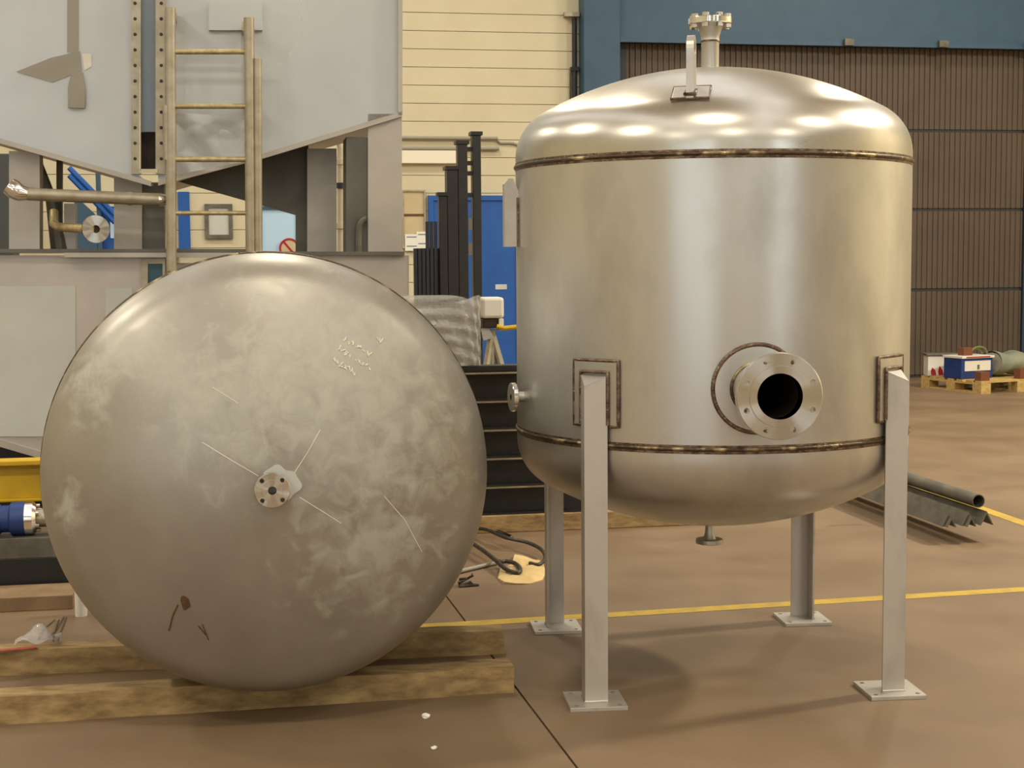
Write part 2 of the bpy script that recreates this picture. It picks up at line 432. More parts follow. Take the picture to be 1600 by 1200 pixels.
# notice board, framed notice, inner window with sign
def board(x0, y0, x1, y1, name, label, cat, frame_m, face_m, fw=.03):
    a, c = wpt(x0, y1), wpt(x1, y0); u0, u1, z0, z1 = a.dot(U), c.dot(U), a.z, c.z
    t = thing(name, label, cat, hall((u0+u1)/2, WV-.03, z0))
    part('back', hbox(u0+fw, u1-fw, WV-.05, WV-.031, z0+fw, z1-fw), face_m, t)
    fb = B(); hbox(u0, u0+fw, WV-.07, WV-.031, z0, z1, 0, fb); hbox(u1-fw, u1, WV-.07, WV-.031, z0, z1, 0, fb)
    hbox(u0+fw, u1-fw, WV-.07, WV-.031, z0, z0+fw, 0, fb); hbox(u0+fw, u1-fw, WV-.07, WV-.031, z1-fw, z1, 0, fb)
    part('frame', fb, frame_m, t)
    return t, u0, u1, z0, z1
t, u0, u1, z0, z1 = board(628, 297, 664, 388, 'notice_board', 'tan notice board with papers on the wall left of the blue door', 'board', M_TUBE, M_TAN, .02)
zm = wpt(640, 336).z
part('divider', hbox(u0+.025, u1-.025, WV-.06, WV-.05, zm-.012, zm+.012), M_RUST, t)
for xa, xb, ya, yb in ((632, 654, 366, 392), (650, 668, 362, 388)):
    a, c = wpt(xa, yb), wpt(xb, ya)
    pp = part('paper', hbox(a.dot(U), c.dot(U), WV-.076-.004*(xa > 640), WV-.0715-.004*(xa > 640), a.z, c.z), M_PAPER, t)
    for k in range(2):
        zq = a.z + (c.z-a.z)*(.25+.55*k)
        part('ink_line', hbox(a.dot(U)+.02, c.dot(U)-.03, WV-.0785-.004*(xa > 640), WV-.0762-.004*(xa > 640), zq, zq+.012), M_INK, pp)
board(321, 319, 363, 373, 'framed_notice', 'framed pale notice on the wall seen through the ladder', 'notice', M_GREYST, M_FILM, .045)
a, c = wpt(410, 400), wpt(462, 328)
wn = thing('window_1', 'pale blue lit window seen beneath the hopper', 'window', hall(a.dot(U), WV-.03, a.z), kind='structure')
part('pane', hbox(a.dot(U), c.dot(U), WV-.045, WV-.031, a.z, c.z), M_GLASSB, wn)
fb = B(); hbox(a.dot(U)-.04, a.dot(U), WV-.07, WV-.031, a.z, c.z, 0, fb); hbox(c.dot(U), c.dot(U)+.04, WV-.07, WV-.031, a.z, c.z, 0, fb); hbox(a.dot(U)-.04, c.dot(U)+.04, WV-.07, WV-.031, c.z, c.z+.04, 0, fb)
part('window_frame', fb, M_BLUEST, wn)
s = wpt(452, 388, .08); Ms = frame(s, -V)
sg = thing('prohibition_sign', 'round red and white prohibition sign under the pale blue window', 'sign', s)
part('sign_disc', B().lathe([(0, 0), (.11, 0), (.11, .006), (0, .006)], 32, Ms), M_TAN, sg)
part('red_ring', B().lathe([(.095, .0062), (.12, .0062), (.12, .010), (.095, .010)], 32, Ms, True), M_RED, sg)
part('red_bar', B().box(-.1, .1, -.012, .012, .0062, .010, Ms @ Matrix.Rotation(math.radians(40), 4, 'Z')), M_RED, sg)
part('mount', B().box(-.02, .02, -.02, .02, -.05, 0, Ms), M_TAN, sg)

# lamps
for i, (lu, lv, pw) in enumerate(LAMPS):
    p = hall(lu, lv, LAMP_Z)
    nm = 'high_bay_lamp'
    t = thing(nm, 'bell-shaped high bay lamp hanging from the hall roof', 'lamp', p, 'high bay lamps under the roof')
    part('reflector', B().lathe([(.42, .0), (.40, .10), (.30, .28), (.16, .36), (.15, .36), (.28, .27), (.385, .1), (.41, .0)], 24, Matrix.Translation(p), True), M_GREYST, t, 40)
    part('housing', B().lathe([(0, .36), (.13, .36), (.13, .62), (0, .62)], 20, Matrix.Translation(p)), M_DARKF, t, 40)
    part('rod', B().tube([p+Z*.62, Vector((p.x, p.y, HZ-.022))], .015, 8), M_DARKF, t, 40)
    ld = bpy.data.lights.new('lamp_light', 'AREA'); ld.shape = 'DISK'; ld.size = .7; ld.energy = pw; ld.color = LAMP_COL
    lo = bpy.data.objects.new('lamp_light', ld); COL.objects.link(lo); lo.parent = t; lo.location = (0, 0, .03)

# ------------------------------------------------------------------ tanks
R = .7384
RC, RK, SF = 1.33, .19, .035
HK = RC - math.sqrt((RC-RK)**2-(R-RK)**2)
HH = HK + SF
def head_profile(n1=14, n2=16):
    pr = [(R, 0), (R, SF*.5), (R, SF)]
    zc = SF; phi = math.atan2(R-RK, math.sqrt((RC-RK)**2-(R-RK)**2))      # crown half-angle
    for i in range(1, n1+1):
        t = (PI/2-phi)*i/n1
        pr.append((R-RK+RK*math.cos(t), zc+RK*math.sin(t)))
    cz = SF+HK-RC
    for i in range(1, n2+1):
        t = phi*(1-i/n2)
        pr.append((RC*math.sin(t) if i < n2 else 0.0, cz+RC*math.cos(t)))
    return pr
ZT, ZB = 1.888, .9043
TC = Vector((.7573, 5.690, 0)); TYAW = .0995
tank = thing('storage_tank', 'upright stainless steel tank standing on four legs', 'tank', TC)
# manway position
pn = on_cyl(1183, 607, TC, R); nd = Vector((pn.x-TC.x, pn.y-TC.y, 0)).normalized(); az_n = math.atan2(nd.y, nd.x); zn = pn.z
MN = frame(Vector((TC.x, TC.y, zn)), nd)
shell = B().lathe([(R, ZB), (R, ZB+.3), (R, ZB+.6), (R, ZT), (R-.01, ZT), (R-.01, ZB)], 160, Matrix.Translation(TC), True)
cutm = B().lathe([(0, .4), (.078, .4), (.078, 1.0), (0, 1.0)], 40, MN)
part('shell', shell, M_SHELL, tank, 30, cut=cutm)
th = part('top_head', B().lathe([(r, ZT+z) for r, z in head_profile()], 128, Matrix.Translation(TC)), M_HEAD, tank, 60, label='polished domed top head')
part('bottom_head', B().lathe([(r, ZB-z) for r, z in head_profile()], 128, Matrix.Translation(TC)), M_SHELL, tank, 60, label='domed bottom head')
def ring(zc, r, rt, n=160): return B().tube([TC + Vector((r*math.cos(2*PI*k/n), r*math.sin(2*PI*k/n), zc)) for k in range(n)], rt, 8, True)
for zc in (ZT, ZB):
    part('weld_seam', ring(zc+.004, R, .0075), M_WELD, tank, 60, label='brown welded seam')
    part('heat_band', B().lathe([(R+.0008, zc-.012), (R+.0018, zc), (R+.0008, zc+.018)], 160, Matrix.Translation(TC)), M_TINT, tank, 60, label='dark heat-tinted band')
def cylpt(az, z, r=R): return TC + Vector((r*math.cos(az), r*math.sin(az), z))
def curved_pad(az0, z0, wd, ht, th_):
    b = B(); n = 10
    out = [[cylpt(az0+wd*(i/n-.5)/R, z, R+th_) for i in range(n+1)] for z in (z0, z0+ht)]
    inn = [[cylpt(az0+wd*(i/n-.5)/R, z, R-.001) for i in range(n+1)] for z in (z0, z0+ht)]
    loop = out[0] + out[1][::-1]; loopi = inn[0] + inn[1][::-1]
    vo = [b.bm.verts.new(p) for p in loop]; vi = [b.bm.verts.new(p) for p in loopi]; L = len(loop)
    for i in range(L): b.bm.faces.new([vo[i], vo[(i+1) % L], vi[(i+1) % L], vi[i]])
    for i in range(n): b.bm.faces.new([vo[i], vo[i+1], vo[L-2-i], vo[L-1-i]])
    return b
def pad_weld(az0, z0, wd, ht, rad, rt, open_bottom=False):
    n = 10; a = lambda f: az0+wd*(f-.5)/R
    p = [cylpt(a(0), z0+ht*i/n, rad) for i in range(n)] + [cylpt(a(i/n), z0+ht, rad) for i in range(n)] + [cylpt(a(1), z0+ht*(1-i/n), rad) for i in range(n+1)]
    if not open_bottom: p += [cylpt(a(1-i/n), z0, rad) for i in range(1, n)]
    return B().tube(p, rt, 8, not open_bottom)
# manway nozzle
r1 = .147
nz = part('nozzle_pipe', B().lathe([(.073, .45), (.084, .45), (.084, 1.02), (.073, 1.02)], 48, MN, True), M_SATIN, tank, 40, label='large side nozzle pipe')
part('nozzle_liner', B().lathe([(.0, .46), (.0725, .46), (.0725, .98)], 40, MN), M_DARKIN, nz, 40, label='dark bore of the nozzle')
pb = B(); n = 48
def padpt(th_, r, rad): return cylpt(az_n + r*math.cos(th_)/R, zn + r*math.sin(th_), rad)
rows = [[pb.bm.verts.new(padpt(2*PI*k/n, rr, rad)) for k in range(n)] for rr, rad in ((.08, R+.008), (.11, R+.009), (.142, R+.008), (.144, R-.002))]
for ra, rb in zip(rows, rows[1:]):
    for k in range(n): pb.bm.faces.new([ra[k], ra[(k+1) % n], rb[(k+1) % n], rb[k]])
part('reinforcing_pad', pb, M_SHELL, nz, 50)
part('weld_ring', B().tube([padpt(2*PI*k/n, r1, R+.004) for k in range(n)], .008, 8, True), M_TINT, nz, 60)
part('pipe_weld', B().tube([padpt(2*PI*k/n, .087, R+.010) for k in range(n)], .006, 8, True), M_WELD, nz, 60)
FL0 = 1.005
cutf = B()
for k in range(8):
    a = 2*PI*(k+.5)/8
    cutf.lathe([(0, FL0-.05), (.0095, FL0-.05), (.0095, FL0+.08), (0, FL0+.08)], 14, MN @ Matrix.Translation((.114*math.cos(a), .114*math.sin(a), 0)))
fp = [(.0728, FL0-.045), (.090, FL0-.045), (.100, FL0), (.136, FL0), (.138, FL0+.002), (.138, FL0+.024), (.136, FL0+.026), (.098, FL0+.026), (.097, FL0+.029), (.0728, FL0+.029)]
relocal(part('flange', B().lathe(fp, 64, MN, True), M_TURN, nz, 30, cut=cutf, label='machined flange with bolt holes'), MN)

# legs
def lrot(x, y): return TC + Vector((math.cos(TYAW)*x-math.sin(TYAW)*y, math.sin(TYAW)*x+math.cos(TYAW)*y, 0))
RL = .751/math.sqrt(2); LW = .080; LT = .008
LEGTOP = 1.145
for sx, sy in ((-1, -1), (1, -1), (-1, 1), (1, 1)):
    c = lrot(sx*RL, sy*RL)
    ML = Matrix.Translation(c) @ Matrix.Rotation(TYAW, 4, 'Z') @ Matrix.Diagonal((sx, sy, 1, 1))
    h = LW/2
    b = B()
    prof = [(h, h), (-h, h), (-h, h-LT), (h-LT, h-LT), (h-LT, -h), (h, -h)]
    # top cut slopes down to the outer corner
    def topz(x, y): return LEGTOP - .035*((x+y)/(2*h)+0.0)
    P = [(x, y, .014) for x, y in prof] + [(x, y, topz(x, y)) for x, y in prof]
    b.poly(P, [(0, 1, 2, 3), (0, 3, 4, 5), (6, 7, 8, 9), (6, 9, 10, 11)] + [(i, (i+1) % 6, (i+1) % 6+6, i+6) for i in range(6)], ML)
    leg = part('leg', b, M_LEG, tank)
    capp = [(h, h), (-h, h), (h, -h)]
    b = B(); b.poly([(x, y, topz(x, y)-.001) for x, y in capp] + [(x, y, topz(x, y)+.006) for x, y in capp], [(0, 1, 2), (3, 5, 4), (0, 1, 4, 3), (1, 2, 5, 4), (2, 0, 3, 5)], ML)
    part('cap_plate', b, M_SATIN, leg)
    cu = B()
    for hx in (-.075, .075):
        for hy in (-.075, .075): cu.lathe([(0, -.02), (.009, -.02), (.009, .04), (0, .04)], 12, ML @ Matrix.Translation((hx, hy, 0)))
    part('base_plate', B().box(-.1, .1, -.1, .1, 0, .014, ML, .001), M_LEG, leg, cut=cu, label='square base plate with four bolt holes')
    b = B()
    for (xa, ya, xb, yb) in ((h, h, -h, h), (h, h, h, -h)):
        b.tube([ML @ Vector((xa, ya, .016)), ML @ Vector((xb, yb, .016))], .004, 6)
    part('foot_weld', b, M_SATIN, leg, 40)
    d = c-TC; az = math.atan2(d.y, d.x)
    zp0, ph, pw = .975, .225, .185
    pad = part('leg_pad', curved_pad(az, zp0, pw, ph, .010), M_SHELL, tank, 30)
    part('pad_weld', pad_weld(az, zp0, pw, ph, R+.006, .0065), M_TINT, pad, 60)
    part('leg_weld', pad_weld(az, zp0+.005, .112, LEGTOP+.006-zp0-.005+.01, R+.014, .0065, True), M_TINT, leg, 60)

# lifting lug on the dome
CS = TC + Z*(ZT+SF+HK-RC)                     # centre of crown sphere
pl_ = on_sphere(1080, 146, CS, RC)
nl = (pl_-CS).normalized()
rad = Vector((pl_.x-TC.x, pl_.y-TC.y, 0)).normalized(); tang = Vector((-rad.y, rad.x, 0))
sight = (pl_-EYE); sight.z = 0; sight.normalize()
lx = (sight*math.cos(.10) + Vector((sight.y, -sight.x, 0))*math.sin(.10)).normalized()      # plate nearly edge-on
ly = Vector((-lx.y, lx.x, 0))
lug = part('lug_pad', B().box(-.062, .062, -.05, .05, -.012, .007, frame(pl_, nl, ly), .003), M_SATIN, tank, label='square pad under the lifting lug')
Mp = frame(pl_, nl, ly)
part('pad_weld', B().tube([Mp @ Vector(q) for q in ((-.063, -.051, .003), (.063, -.051, .003), (.063, .051, .003), (-.063, .051, .003))], .005, 6, True), M_TINT, lug, 60)
out = [(-.05, -.02), (.05, -.02), (.048, .10)]
out += [(.048*math.cos(t), .145+.048*math.sin(t)) for t in [PI*i/12 for i in range(13)]] + [(-.048, .10)]
hole = B().lathe([(0, -.05), (.024, -.05), (.024, .05), (0, .05)], 20, frame(pl_+Z*.148, ly))
b = B(); b.prism([pl_ + lx*x + Z*z - ly*.0125 for x, z in out], ly*.025)
part('lifting_lug', b, M_SATIN, tank, label='upright lifting eye plate', cut=hole)
part('lug_weld', B().tube([pl_ + lx*x + ly*y + Z*(.008-.09*0) - Z*(.28*(x*lx+y*ly).dot(rad)) for x, y in ((-.055, -.016), (.055, -.016), (.055, .016), (-.055, .016))], .006, 6, True), M_TINT, lug, 60)

# top nozzle
pt = TC + Vector((.01, .10, 0)); MT = Matrix.Translation(pt)
zt0 = ZT+HH-.02; ZF = 2.452
tn = part('top_nozzle', B().lathe([(.034, zt0), (.034, ZF-.085), (.036, ZF-.08), (.034, ZF-.075), (.036, ZF-.06), (.048, ZF-.02), (.05, ZF-.016), (.028, ZF-.016), (.026, zt0)], 32, MT, True), M_SATIN, tank, 40, label='vertical top nozzle pipe')
cut2 = B()
for k in range(8):
    a = 2*PI*(k+.5)/8
    cut2.lathe([(0, ZF-.05), (.010, ZF-.05), (.010, ZF+.05), (0, ZF+.05)], 12, MT @ Matrix.Translation((.068*math.cos(a), .068*math.sin(a), 0)))
part('flange', B().lathe([(.026, ZF-.017), (.082, ZF-.017), (.084, ZF-.015), (.084, ZF+.005), (.082, ZF+.007), (.052, ZF+.007), (.051, ZF+.010), (.026, ZF+.010)], 40, MT, True), M_CHROME, tn, 30, cut=cut2)
for k in range(8):
    a = 2*PI*(k+.5)/8
    part('bolt', B().lathe([(0, ZF-.032), (.013, ZF-.032), (.013, ZF-.018), (.0095, ZF-.018), (.0095, ZF+.008), (.013, ZF+.008), (.013, ZF+.02), (0, ZF+.02)], 6, MT @ Matrix.Translation((.068*math.cos(a), .068*math.sin(a), 0))), M_CHROME, tn)
part('neck_weld', B().tube([pt + Vector((.035*math.cos(2*PI*k/24), .035*math.sin(2*PI*k/24), ZF-.08)) for k in range(24)], .004, 6, True), M_TINT, tn, 60)

# drain nozzle
MD = Matrix.Translation(TC)
dn = part('drain_nozzle', B().lathe([(.016, .56), (.016, .50), (.018, .485), (.026, .468), (0, .468)], 24, MD), M_SATIN, tank, 40, label='thin drain pipe below the tank')
part('flange', B().lathe([(0, .468), (.050, .468), (.052, .466), (.052, .452), (.050, .450), (0, .450)], 32, MD), M_SATIN, dn, 30)

# bracket and side nozzle at the left
lp = TC + Vector((-1, -.09, 0)).normalized()*R
ld_ = Vector((-1, -.09, 0)).normalized()
ang = math.atan2(-.133, -1); ld_ = Vector((math.cos(ang), math.sin(ang), 0)); lt_ = Vector((-ld_.y, ld_.x, 0))
lp = Vector((TC.x, TC.y, 0)) + ld_*R
zb0, zb1 = on_y(798, 386, 5.7).z, on_y(798, 282, 5.7).z
b = B(); pr = [(-.01, zb0), (.052, zb0), (.052, zb1-.02), (.035, zb1), (.02, zb1), (-.01, zb1-.065)]
b.prism([lp + ld_*x + Z*z - lt_*.028 for x, z in pr], lt_*.056)
bk = part('name_plate_bracket', b, M_LEG, tank, label='upright plate bracket on the shell')
part('bracket_weld', B().tube([lp + ld_*.002 + Z*z - lt_*.03*-1 for z in (zb0, (zb0+zb1)/2, zb1-.07)], .006, 6), M_TINT, bk, 60)
part('bracket_weld', B().tube([lp + ld_*.002 + Z*z - lt_*.03 for z in (zb0, (zb0+zb1)/2, zb1-.07)], .006, 6), M_TINT, bk, 60)
zs_ = on_y(796, 613, 5.7).z
ang2 = PI + .25; sd = Vector((math.cos(ang2), math.sin(ang2), 0)); MS = frame(Vector((TC.x, TC.y, zs_)), sd)
sn = part('side_nozzle', B().lathe([(.020, R-.02), (.020, R+.03), (.03, R+.035), (.012, R+.035), (.012, R-.02)], 24, MS, True), M_SATIN, tank, 40, label='small side nozzle')
part('flange', B().lathe([(.012, R+.03), (.052, R+.03), (.054, R+.032), (.054, R+.046), (.052, R+.048), (.012, R+.048)], 32, MS, True), M_CHROME, sn, 30)
part('bore', B().lathe([(0, R+.0), (.0118, R+.0), (.0118, R+.047)], 16, MS), M_DARKIN, sn)

# ------------------------------------------------------------------ lying tank
A2 = math.radians(10.5)
AX = Vector((math.sin(A2), -math.cos(A2), 0))            # axis, pointing to the camera
C2 = on_y(421, 740, 4.97); BEAMH = C2.z - R
W0 = C2 - AX*(SF)                                        # front weld plane centre
LEN = ZT-ZB
t2 = thing('lying_tank', 'stainless steel tank lying on timbers with its domed end forward', 'tank', Vector((W0.x, W0.y, C2.z-R)))
M2 = frame(W0, AX)
b = B().lathe([(R, 0), (R, -LEN*.5), (R, -LEN)], 160, M2)
part('shell', b, M_SHELL, t2, 30)
# head material: grey film with chalky deposits
def head_mat():
    mt = bpy.data.materials.new('stained_head'); mt.use_nodes = True
    nt = mt.node_tree; N, L = nt.nodes, nt.links; bs = N['Principled BSDF']
    tc = N.new('ShaderNodeTexCoord')
    def noise(s, d, rg=.6, dist=0):
        n_ = N.new('ShaderNodeTexNoise'); n_.inputs['Scale'].default_value = s; n_.inputs['Detail'].default_value = d; n_.inputs['Roughness'].default_value = rg
        n_.inputs['Distortion'].default_value = dist
        L.new(tc.outputs['Object'], n_.inputs['Vector']); return n_
    def mth(op, a, b_=None, cl=False):
        n_ = N.new('ShaderNodeMath'); n_.operation = op; n_.use_clamp = cl
        for i, q_ in enumerate((a, b_)):
            if q_ is None: continue
            if isinstance(q_, (int, float)): n_.inputs[i].default_value = q_
            else: L.new(q_, n_.inputs[i])
        return n_.outputs[0]
    base = rootloc(t2)
    def blob(x, y, r0):
        p = on_y(x, y, 4.70) - base
        n_ = N.new('ShaderNodeVectorMath'); n_.operation = 'DISTANCE'; n_.inputs[1].default_value = p
        L.new(tc.outputs['Object'], n_.inputs[0])
        return mth('SUBTRACT', 1.0, mth('DIVIDE', n_.outputs['Value'], r0))
    big = noise(2.2, 5)
    rp = N.new('ShaderNodeValToRGB'); e = rp.color_ramp.elements
    e[0].position, e[0].color = .38, (.345, .32, .27, 1); e[1].position, e[1].color = .62, (.41, .385, .33, 1)
    L.new(big.outputs['Fac'], rp.inputs['Fac'])
    m1 = mth('MAXIMUM', blob(590, 655, .40), blob(480, 590, .36)); m1 = mth('MAXIMUM', m1, blob(590, 870, .28)); m1 = mth('MAXIMUM', m1, blob(360, 640, .24)); m1 = mth('MAXIMUM', m1, blob(135, 600, .13)); m1 = mth('MAXIMUM', m1, blob(205, 545, .10)); m1 = mth('MAXIMUM', m1, blob(110, 790, .08))
    nz1 = noise(13, 9, .66, .5)
    v = mth('ADD', mth('MULTIPLY', mth('MINIMUM', mth('MAXIMUM', m1, -1.2), .7), .24), mth('SUBTRACT', nz1.outputs['Fac'], .5))
    r2 = N.new('ShaderNodeValToRGB'); e = r2.color_ramp.elements; e[0].position = .0; e[1].position = .24
    L.new(v, r2.inputs['Fac'])
    mx = N.new('ShaderNodeMix'); mx.data_type = 'RGBA'
    L.new(r2.outputs['Color'], mx.inputs['Factor']); L.new(rp.outputs['Color'], mx.inputs['A']); mx.inputs['B'].default_value = (.475, .465, .395, 1)
    L.new(mx.outputs['Result'], bs.inputs['Base Color'])
    bs.inputs['Metallic'].default_value = .65
    L.new(mth('ADD', .40, mth('MULTIPLY', r2.outputs['Color'], .15)), bs.inputs['Roughness'])
    L.new(mth('SUBTRACT', .60, mth('MULTIPLY', r2.outputs['Color'], .3)), bs.inputs['Metallic'])
    bp = N.new('ShaderNodeBump'); bp.inputs['Strength'].default_value = .02; bp.inputs['Distance'].default_value = .01
    L.new(nz1.outputs['Fac'], bp.inputs['Height']); L.new(bp.outputs['Normal'], bs.inputs['Normal'])
    return mt
M_STAIN = head_mat()
hd = part('front_head', B().lathe(head_profile(18, 20), 144, M2), M_STAIN, t2, 60, label='stained domed end with chalky patches')
part('rear_head', B().lathe([(r, -LEN-z) for r, z in head_profile()], 96, M2), M_SHELL, t2, 60)
for zc in (0, -LEN):
    part('weld_seam', B().tube([M2 @ Vector((R*math.cos(2*PI*k/140), R*math.sin(2*PI*k/140), zc)) for k in range(140)], .007, 8, True), M_WELD, t2, 60)
CS2 = W0 + AX*(SF+HK-RC)
AP = W0 + AX*HH
MA = frame(AP, AX)
cn = part('centre_nozzle', B().lathe([(.013, -.02), (.024, -.02), (.024, .03), (.013, .03)], 24, MA, True), M_SATIN, t2, 40, label='small centre nozzle')
relocal(part('flange', B().lathe([(.0132, .028), (.054, .028), (.056, .030), (.056, .044), (.054, .046), (.034, .046), (.033, .049), (.0132, .049)], 40, MA, True), M_TURN, cn, 30, label='machined flange face'), MA)
part('bore', B().lathe([(0, -.01), (.0131, -.01), (.0131, .047)], 20, MA), M_DARKIN, cn)
for k in range(4):
    a = PI/4+PI/2*k
    part('bolt_hole', B().lathe([(0, .0462), (.007, .0462), (.007, .0466), (0, .0466)], 14, MA @ Matrix.Translation((.044*math.cos(a), .044*math.sin(a), 0))), M_DARKIN, cn)
# torn film ring round the nozzle
b = B(); n = 40
pp_ = on_sphere(438, 757, CS2, RC); MPd = frame(pp_, (pp_-CS2).normalized())
rr = [.058+.007*math.sin(2*PI*k/n*3)+.004*math.sin(2*PI*k/n*7+1) for k in range(n)]
vi = [b.bm.verts.new(MPd @ Vector((rr[k]*math.cos(2*PI*k/n), rr[k]*math.sin(2*PI*k/n), .004))) for k in range(n)]
vo = [b.bm.verts.new(MPd @ Vector((rr[k]*math.cos(2*PI*k/n), rr[k]*math.sin(2*PI*k/n), -.004))) for k in range(n)]
b.bm.faces.new(vi)
for k in range(n): b.bm.faces.new([vi[k], vi[(k+1) % n], vo[(k+1) % n], vo[k]])
part('torn_film', b, M_FILM, cn, label='pale torn film behind the flange')
# scratches, chalk writing and rust on the head
def on_head(x, y, e=.0012):
    p = on_sphere(x, y, CS2, RC); return p + (p-CS2).normalized()*e
def stroke(b, pts, r):
    P = []
    for (xa, ya), (xb, yb) in zip(pts, pts[1:]):
        n_ = max(2, int(math.hypot(xb-xa, yb-ya)/14))
        P += [on_head(xa+(xb-xa)*i/n_, ya+(yb-ya)*i/n_, r*.4) for i in range(n_)]
    P.append(on_head(*pts[-1], r*.4)); b.tube(P, r, 6)
for pts in (((316, 691), (360, 718), (404, 744)), ((468, 777), (510, 803), (533, 818)), ((600, 775), (632, 812), (659, 862)), ((456, 745), (482, 705), (500, 672)), ((332, 605), (372, 630))):
    b = B(); stroke(b, pts, .0012); part('scratch', b, M_CHALK, t2, 60, label='thin bright scratch line')
rng = random.Random(3)
dirx, diry = math.cos(math.radians(33)), math.sin(math.radians(33))
for (sx, sy, nchar) in ((540, 531, 8), (530, 545, 10), (522, 563, 7), (585, 526, 3)):
    b = B()
    for k in range(nchar):
        cx, cy = sx+dirx*k*6.3, sy+diry*k*6.3
        q = [(cx+rng.uniform(-3, 4), cy+rng.uniform(-5, 4)) for _ in range(4)]
        if rng.random() > .12: stroke(b, q, .0022)
    part('chalk_line', b, M_CHALK, t2, 60, label='short line of illegible chalk handwriting', kind='stuff')
b = B(); n = 24; c0 = on_head(290, 942); Mr = frame(c0, (c0-CS2).normalized())
b.bm.faces.new([b.bm.verts.new(Mr @ Vector((.024*(1+.2*math.sin(3*q_))*math.cos(q_), .017*(1+.25*math.sin(2*q_+1))*math.sin(q_), .0008))) for q_ in [2*PI*k/n for k in range(n)]])
part('rust_spot', b, M_RUST, t2, label='brown rust spot')
b = B(); stroke(b, ((278, 945), (270, 962), (264, 985)), .0028); stroke(b, ((310, 978), (322, 992)), .002); stroke(b, ((316, 975), (326, 1000)), .002)
part('rust_drip', b, M_RUST, t2, 60)

# timbers under it
def timber(xa, ya, xb, yb, depth, ht, name, label, mt_=M_WOOD, group=None, jit=.006):
    a, c = on_z(xa, ya), on_z(xb, yb); d = (c-a); L = d.length; d.normalize(); n_ = Vector((-d.y, d.x, 0))
    b = B(); rg = random.Random(int(xa*3+ya)); N_ = max(4, int(L/.12)); rings = []
    for i in range(N_+1):
        o = a + d*(L*i/N_); j = lambda: rg.uniform(-jit, jit)
        rings.append([b.bm.verts.new(o + n_*max(j(), -.9) + Z*0), b.bm.verts.new(o + n_*(depth+j()) + Z*0), b.bm.verts.new(o + n_*(depth+j()) + Z*(ht-abs(j())*.6)), b.bm.verts.new(o + n_*j() + Z*(ht-abs(j())*.6))])
    for p, q in zip(rings, rings[1:]):
        for k in range(4): b.bm.faces.new([p[k], p[(k+1) % 4], q[(k+1) % 4], q[k]])
    b.bm.faces.new(rings[0][::-1]); b.bm.faces.new(rings[-1])
    return solo(name, b, mt_, label, 'timber', group)
timber(-260, 1150, 803, 1082, .11, BEAMH-.001, 'timber', 'front rough timber under the lying tank, nearest the viewer', group='timbers under the lying tank')
timber(-220, 1066, 788, 1022, .10, BEAMH-.001, 'timber', 'rear rough timber under the lying tank, behind the front one', group='timbers under the lying tank')

# ------------------------------------------------------------------ hopper machine behind
PM = on_y(400, 400, 8.9)
VM = PM.dot(V)
def mp(x, y, off=0.0): return on_plane(x, y, V*(VM+off), V)
def pxprism(pts, off, thick, b=None):
    b = b or B(); b.prism([mp(x, y, off) for x, y in pts], V*thick); return b
def pxrect(x0, y0, x1, y1, off, thick, b=None): return pxprism([(x0, y1), (x1, y1), (x1, y0), (x0, y0)], off, thick, b)
mach = thing('hopper_machine', 'large stainless steel hopper machine with sheet panels behind the lying tank', 'machine', mp(320, 760) * 1.0)
mach.location.z = 0
hopL = part('hopper_panel', pxprism([(-260, -260), (217, -260), (217, 273), (236, 289), (0, 222), (-260, 147)], 0, .02), M_PANEL, mach, label='left front hopper sheet')
hopR = part('hopper_panel', pxprism([(247, -260), (628, -260), (628, 180), (410, 245), (258, 284), (247, 287)], 0, .02), M_PANEL, mach, label='right front hopper sheet')
part('hopper_lip', pxprism([(-260, 141), (0, 216), (236, 283), (236, 291), (0, 224), (-260, 149)], -.03, .03), M_COLM, mach)
part('hopper_lip', pxprism([(247, 282), (410, 240), (628, 174), (628, 182), (410, 248), (247, 290)], -.03, .03), M_COLM, mach)
part('edge_flange', pxrect(622, -260, 629, 180, -.03, .05), M_COLM, mach)
part('side_sheet', pxrect(620, -260, 627, 178, .02, 1.1), M_COLM, mach)
# underside sheets receding
b = B(); b.prism([mp(-260, 147, .02), mp(236, 289, .02), mp(236, 289, .02)+V*1.5+Z*.02, mp(-260, 147, .02)+V*1.5+Z*.02], Z*.01); part('under_sheet', b, M_COLM, mach)
b = B(); b.prism([mp(247, 287, .02), mp(628, 180, .02), mp(628, 180, .02)+V*1.5+Z*.02, mp(247, 287, .02)+V*1.5+Z*.02], Z*.01); part('under_sheet', b, M_COLM, mach)
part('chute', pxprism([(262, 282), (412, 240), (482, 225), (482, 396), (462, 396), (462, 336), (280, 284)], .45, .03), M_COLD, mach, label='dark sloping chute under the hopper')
# level slot with bolted frames
sl = part('slot_frame', pxrect(205, -120, 220, 272, -.035, .035), M_TUBE, mach)
sr = part('slot_frame', pxrect(243, -120, 258, 272, -.035, .035), M_TUBE, mach)
for fr, x in ((sl, 211), (sr, 252)):
    for k in range(11):
        p = mp(x, 5+k*24.3, -.035); part('bolt', B().lathe([(0, 0), (.010, 0), (.008, .008), (0, .008)], 8, frame(p, -V)), M_DARKF, fr)
part('slot_pane', pxrect(219, -120, 244, 206, -.005, .02), M_SLOT, mach)
part('slot_opening', pxrect(219, 206, 244, 268, .10, .02), M_DARKIN, mach)
part('slot_lip', pxrect(218, 264, 246, 270, -.04, .06), M_CHROME, mach)
part('slot_lip', pxrect(217, 105, 220, 268, -.04, .02), M_CHROME, mach)
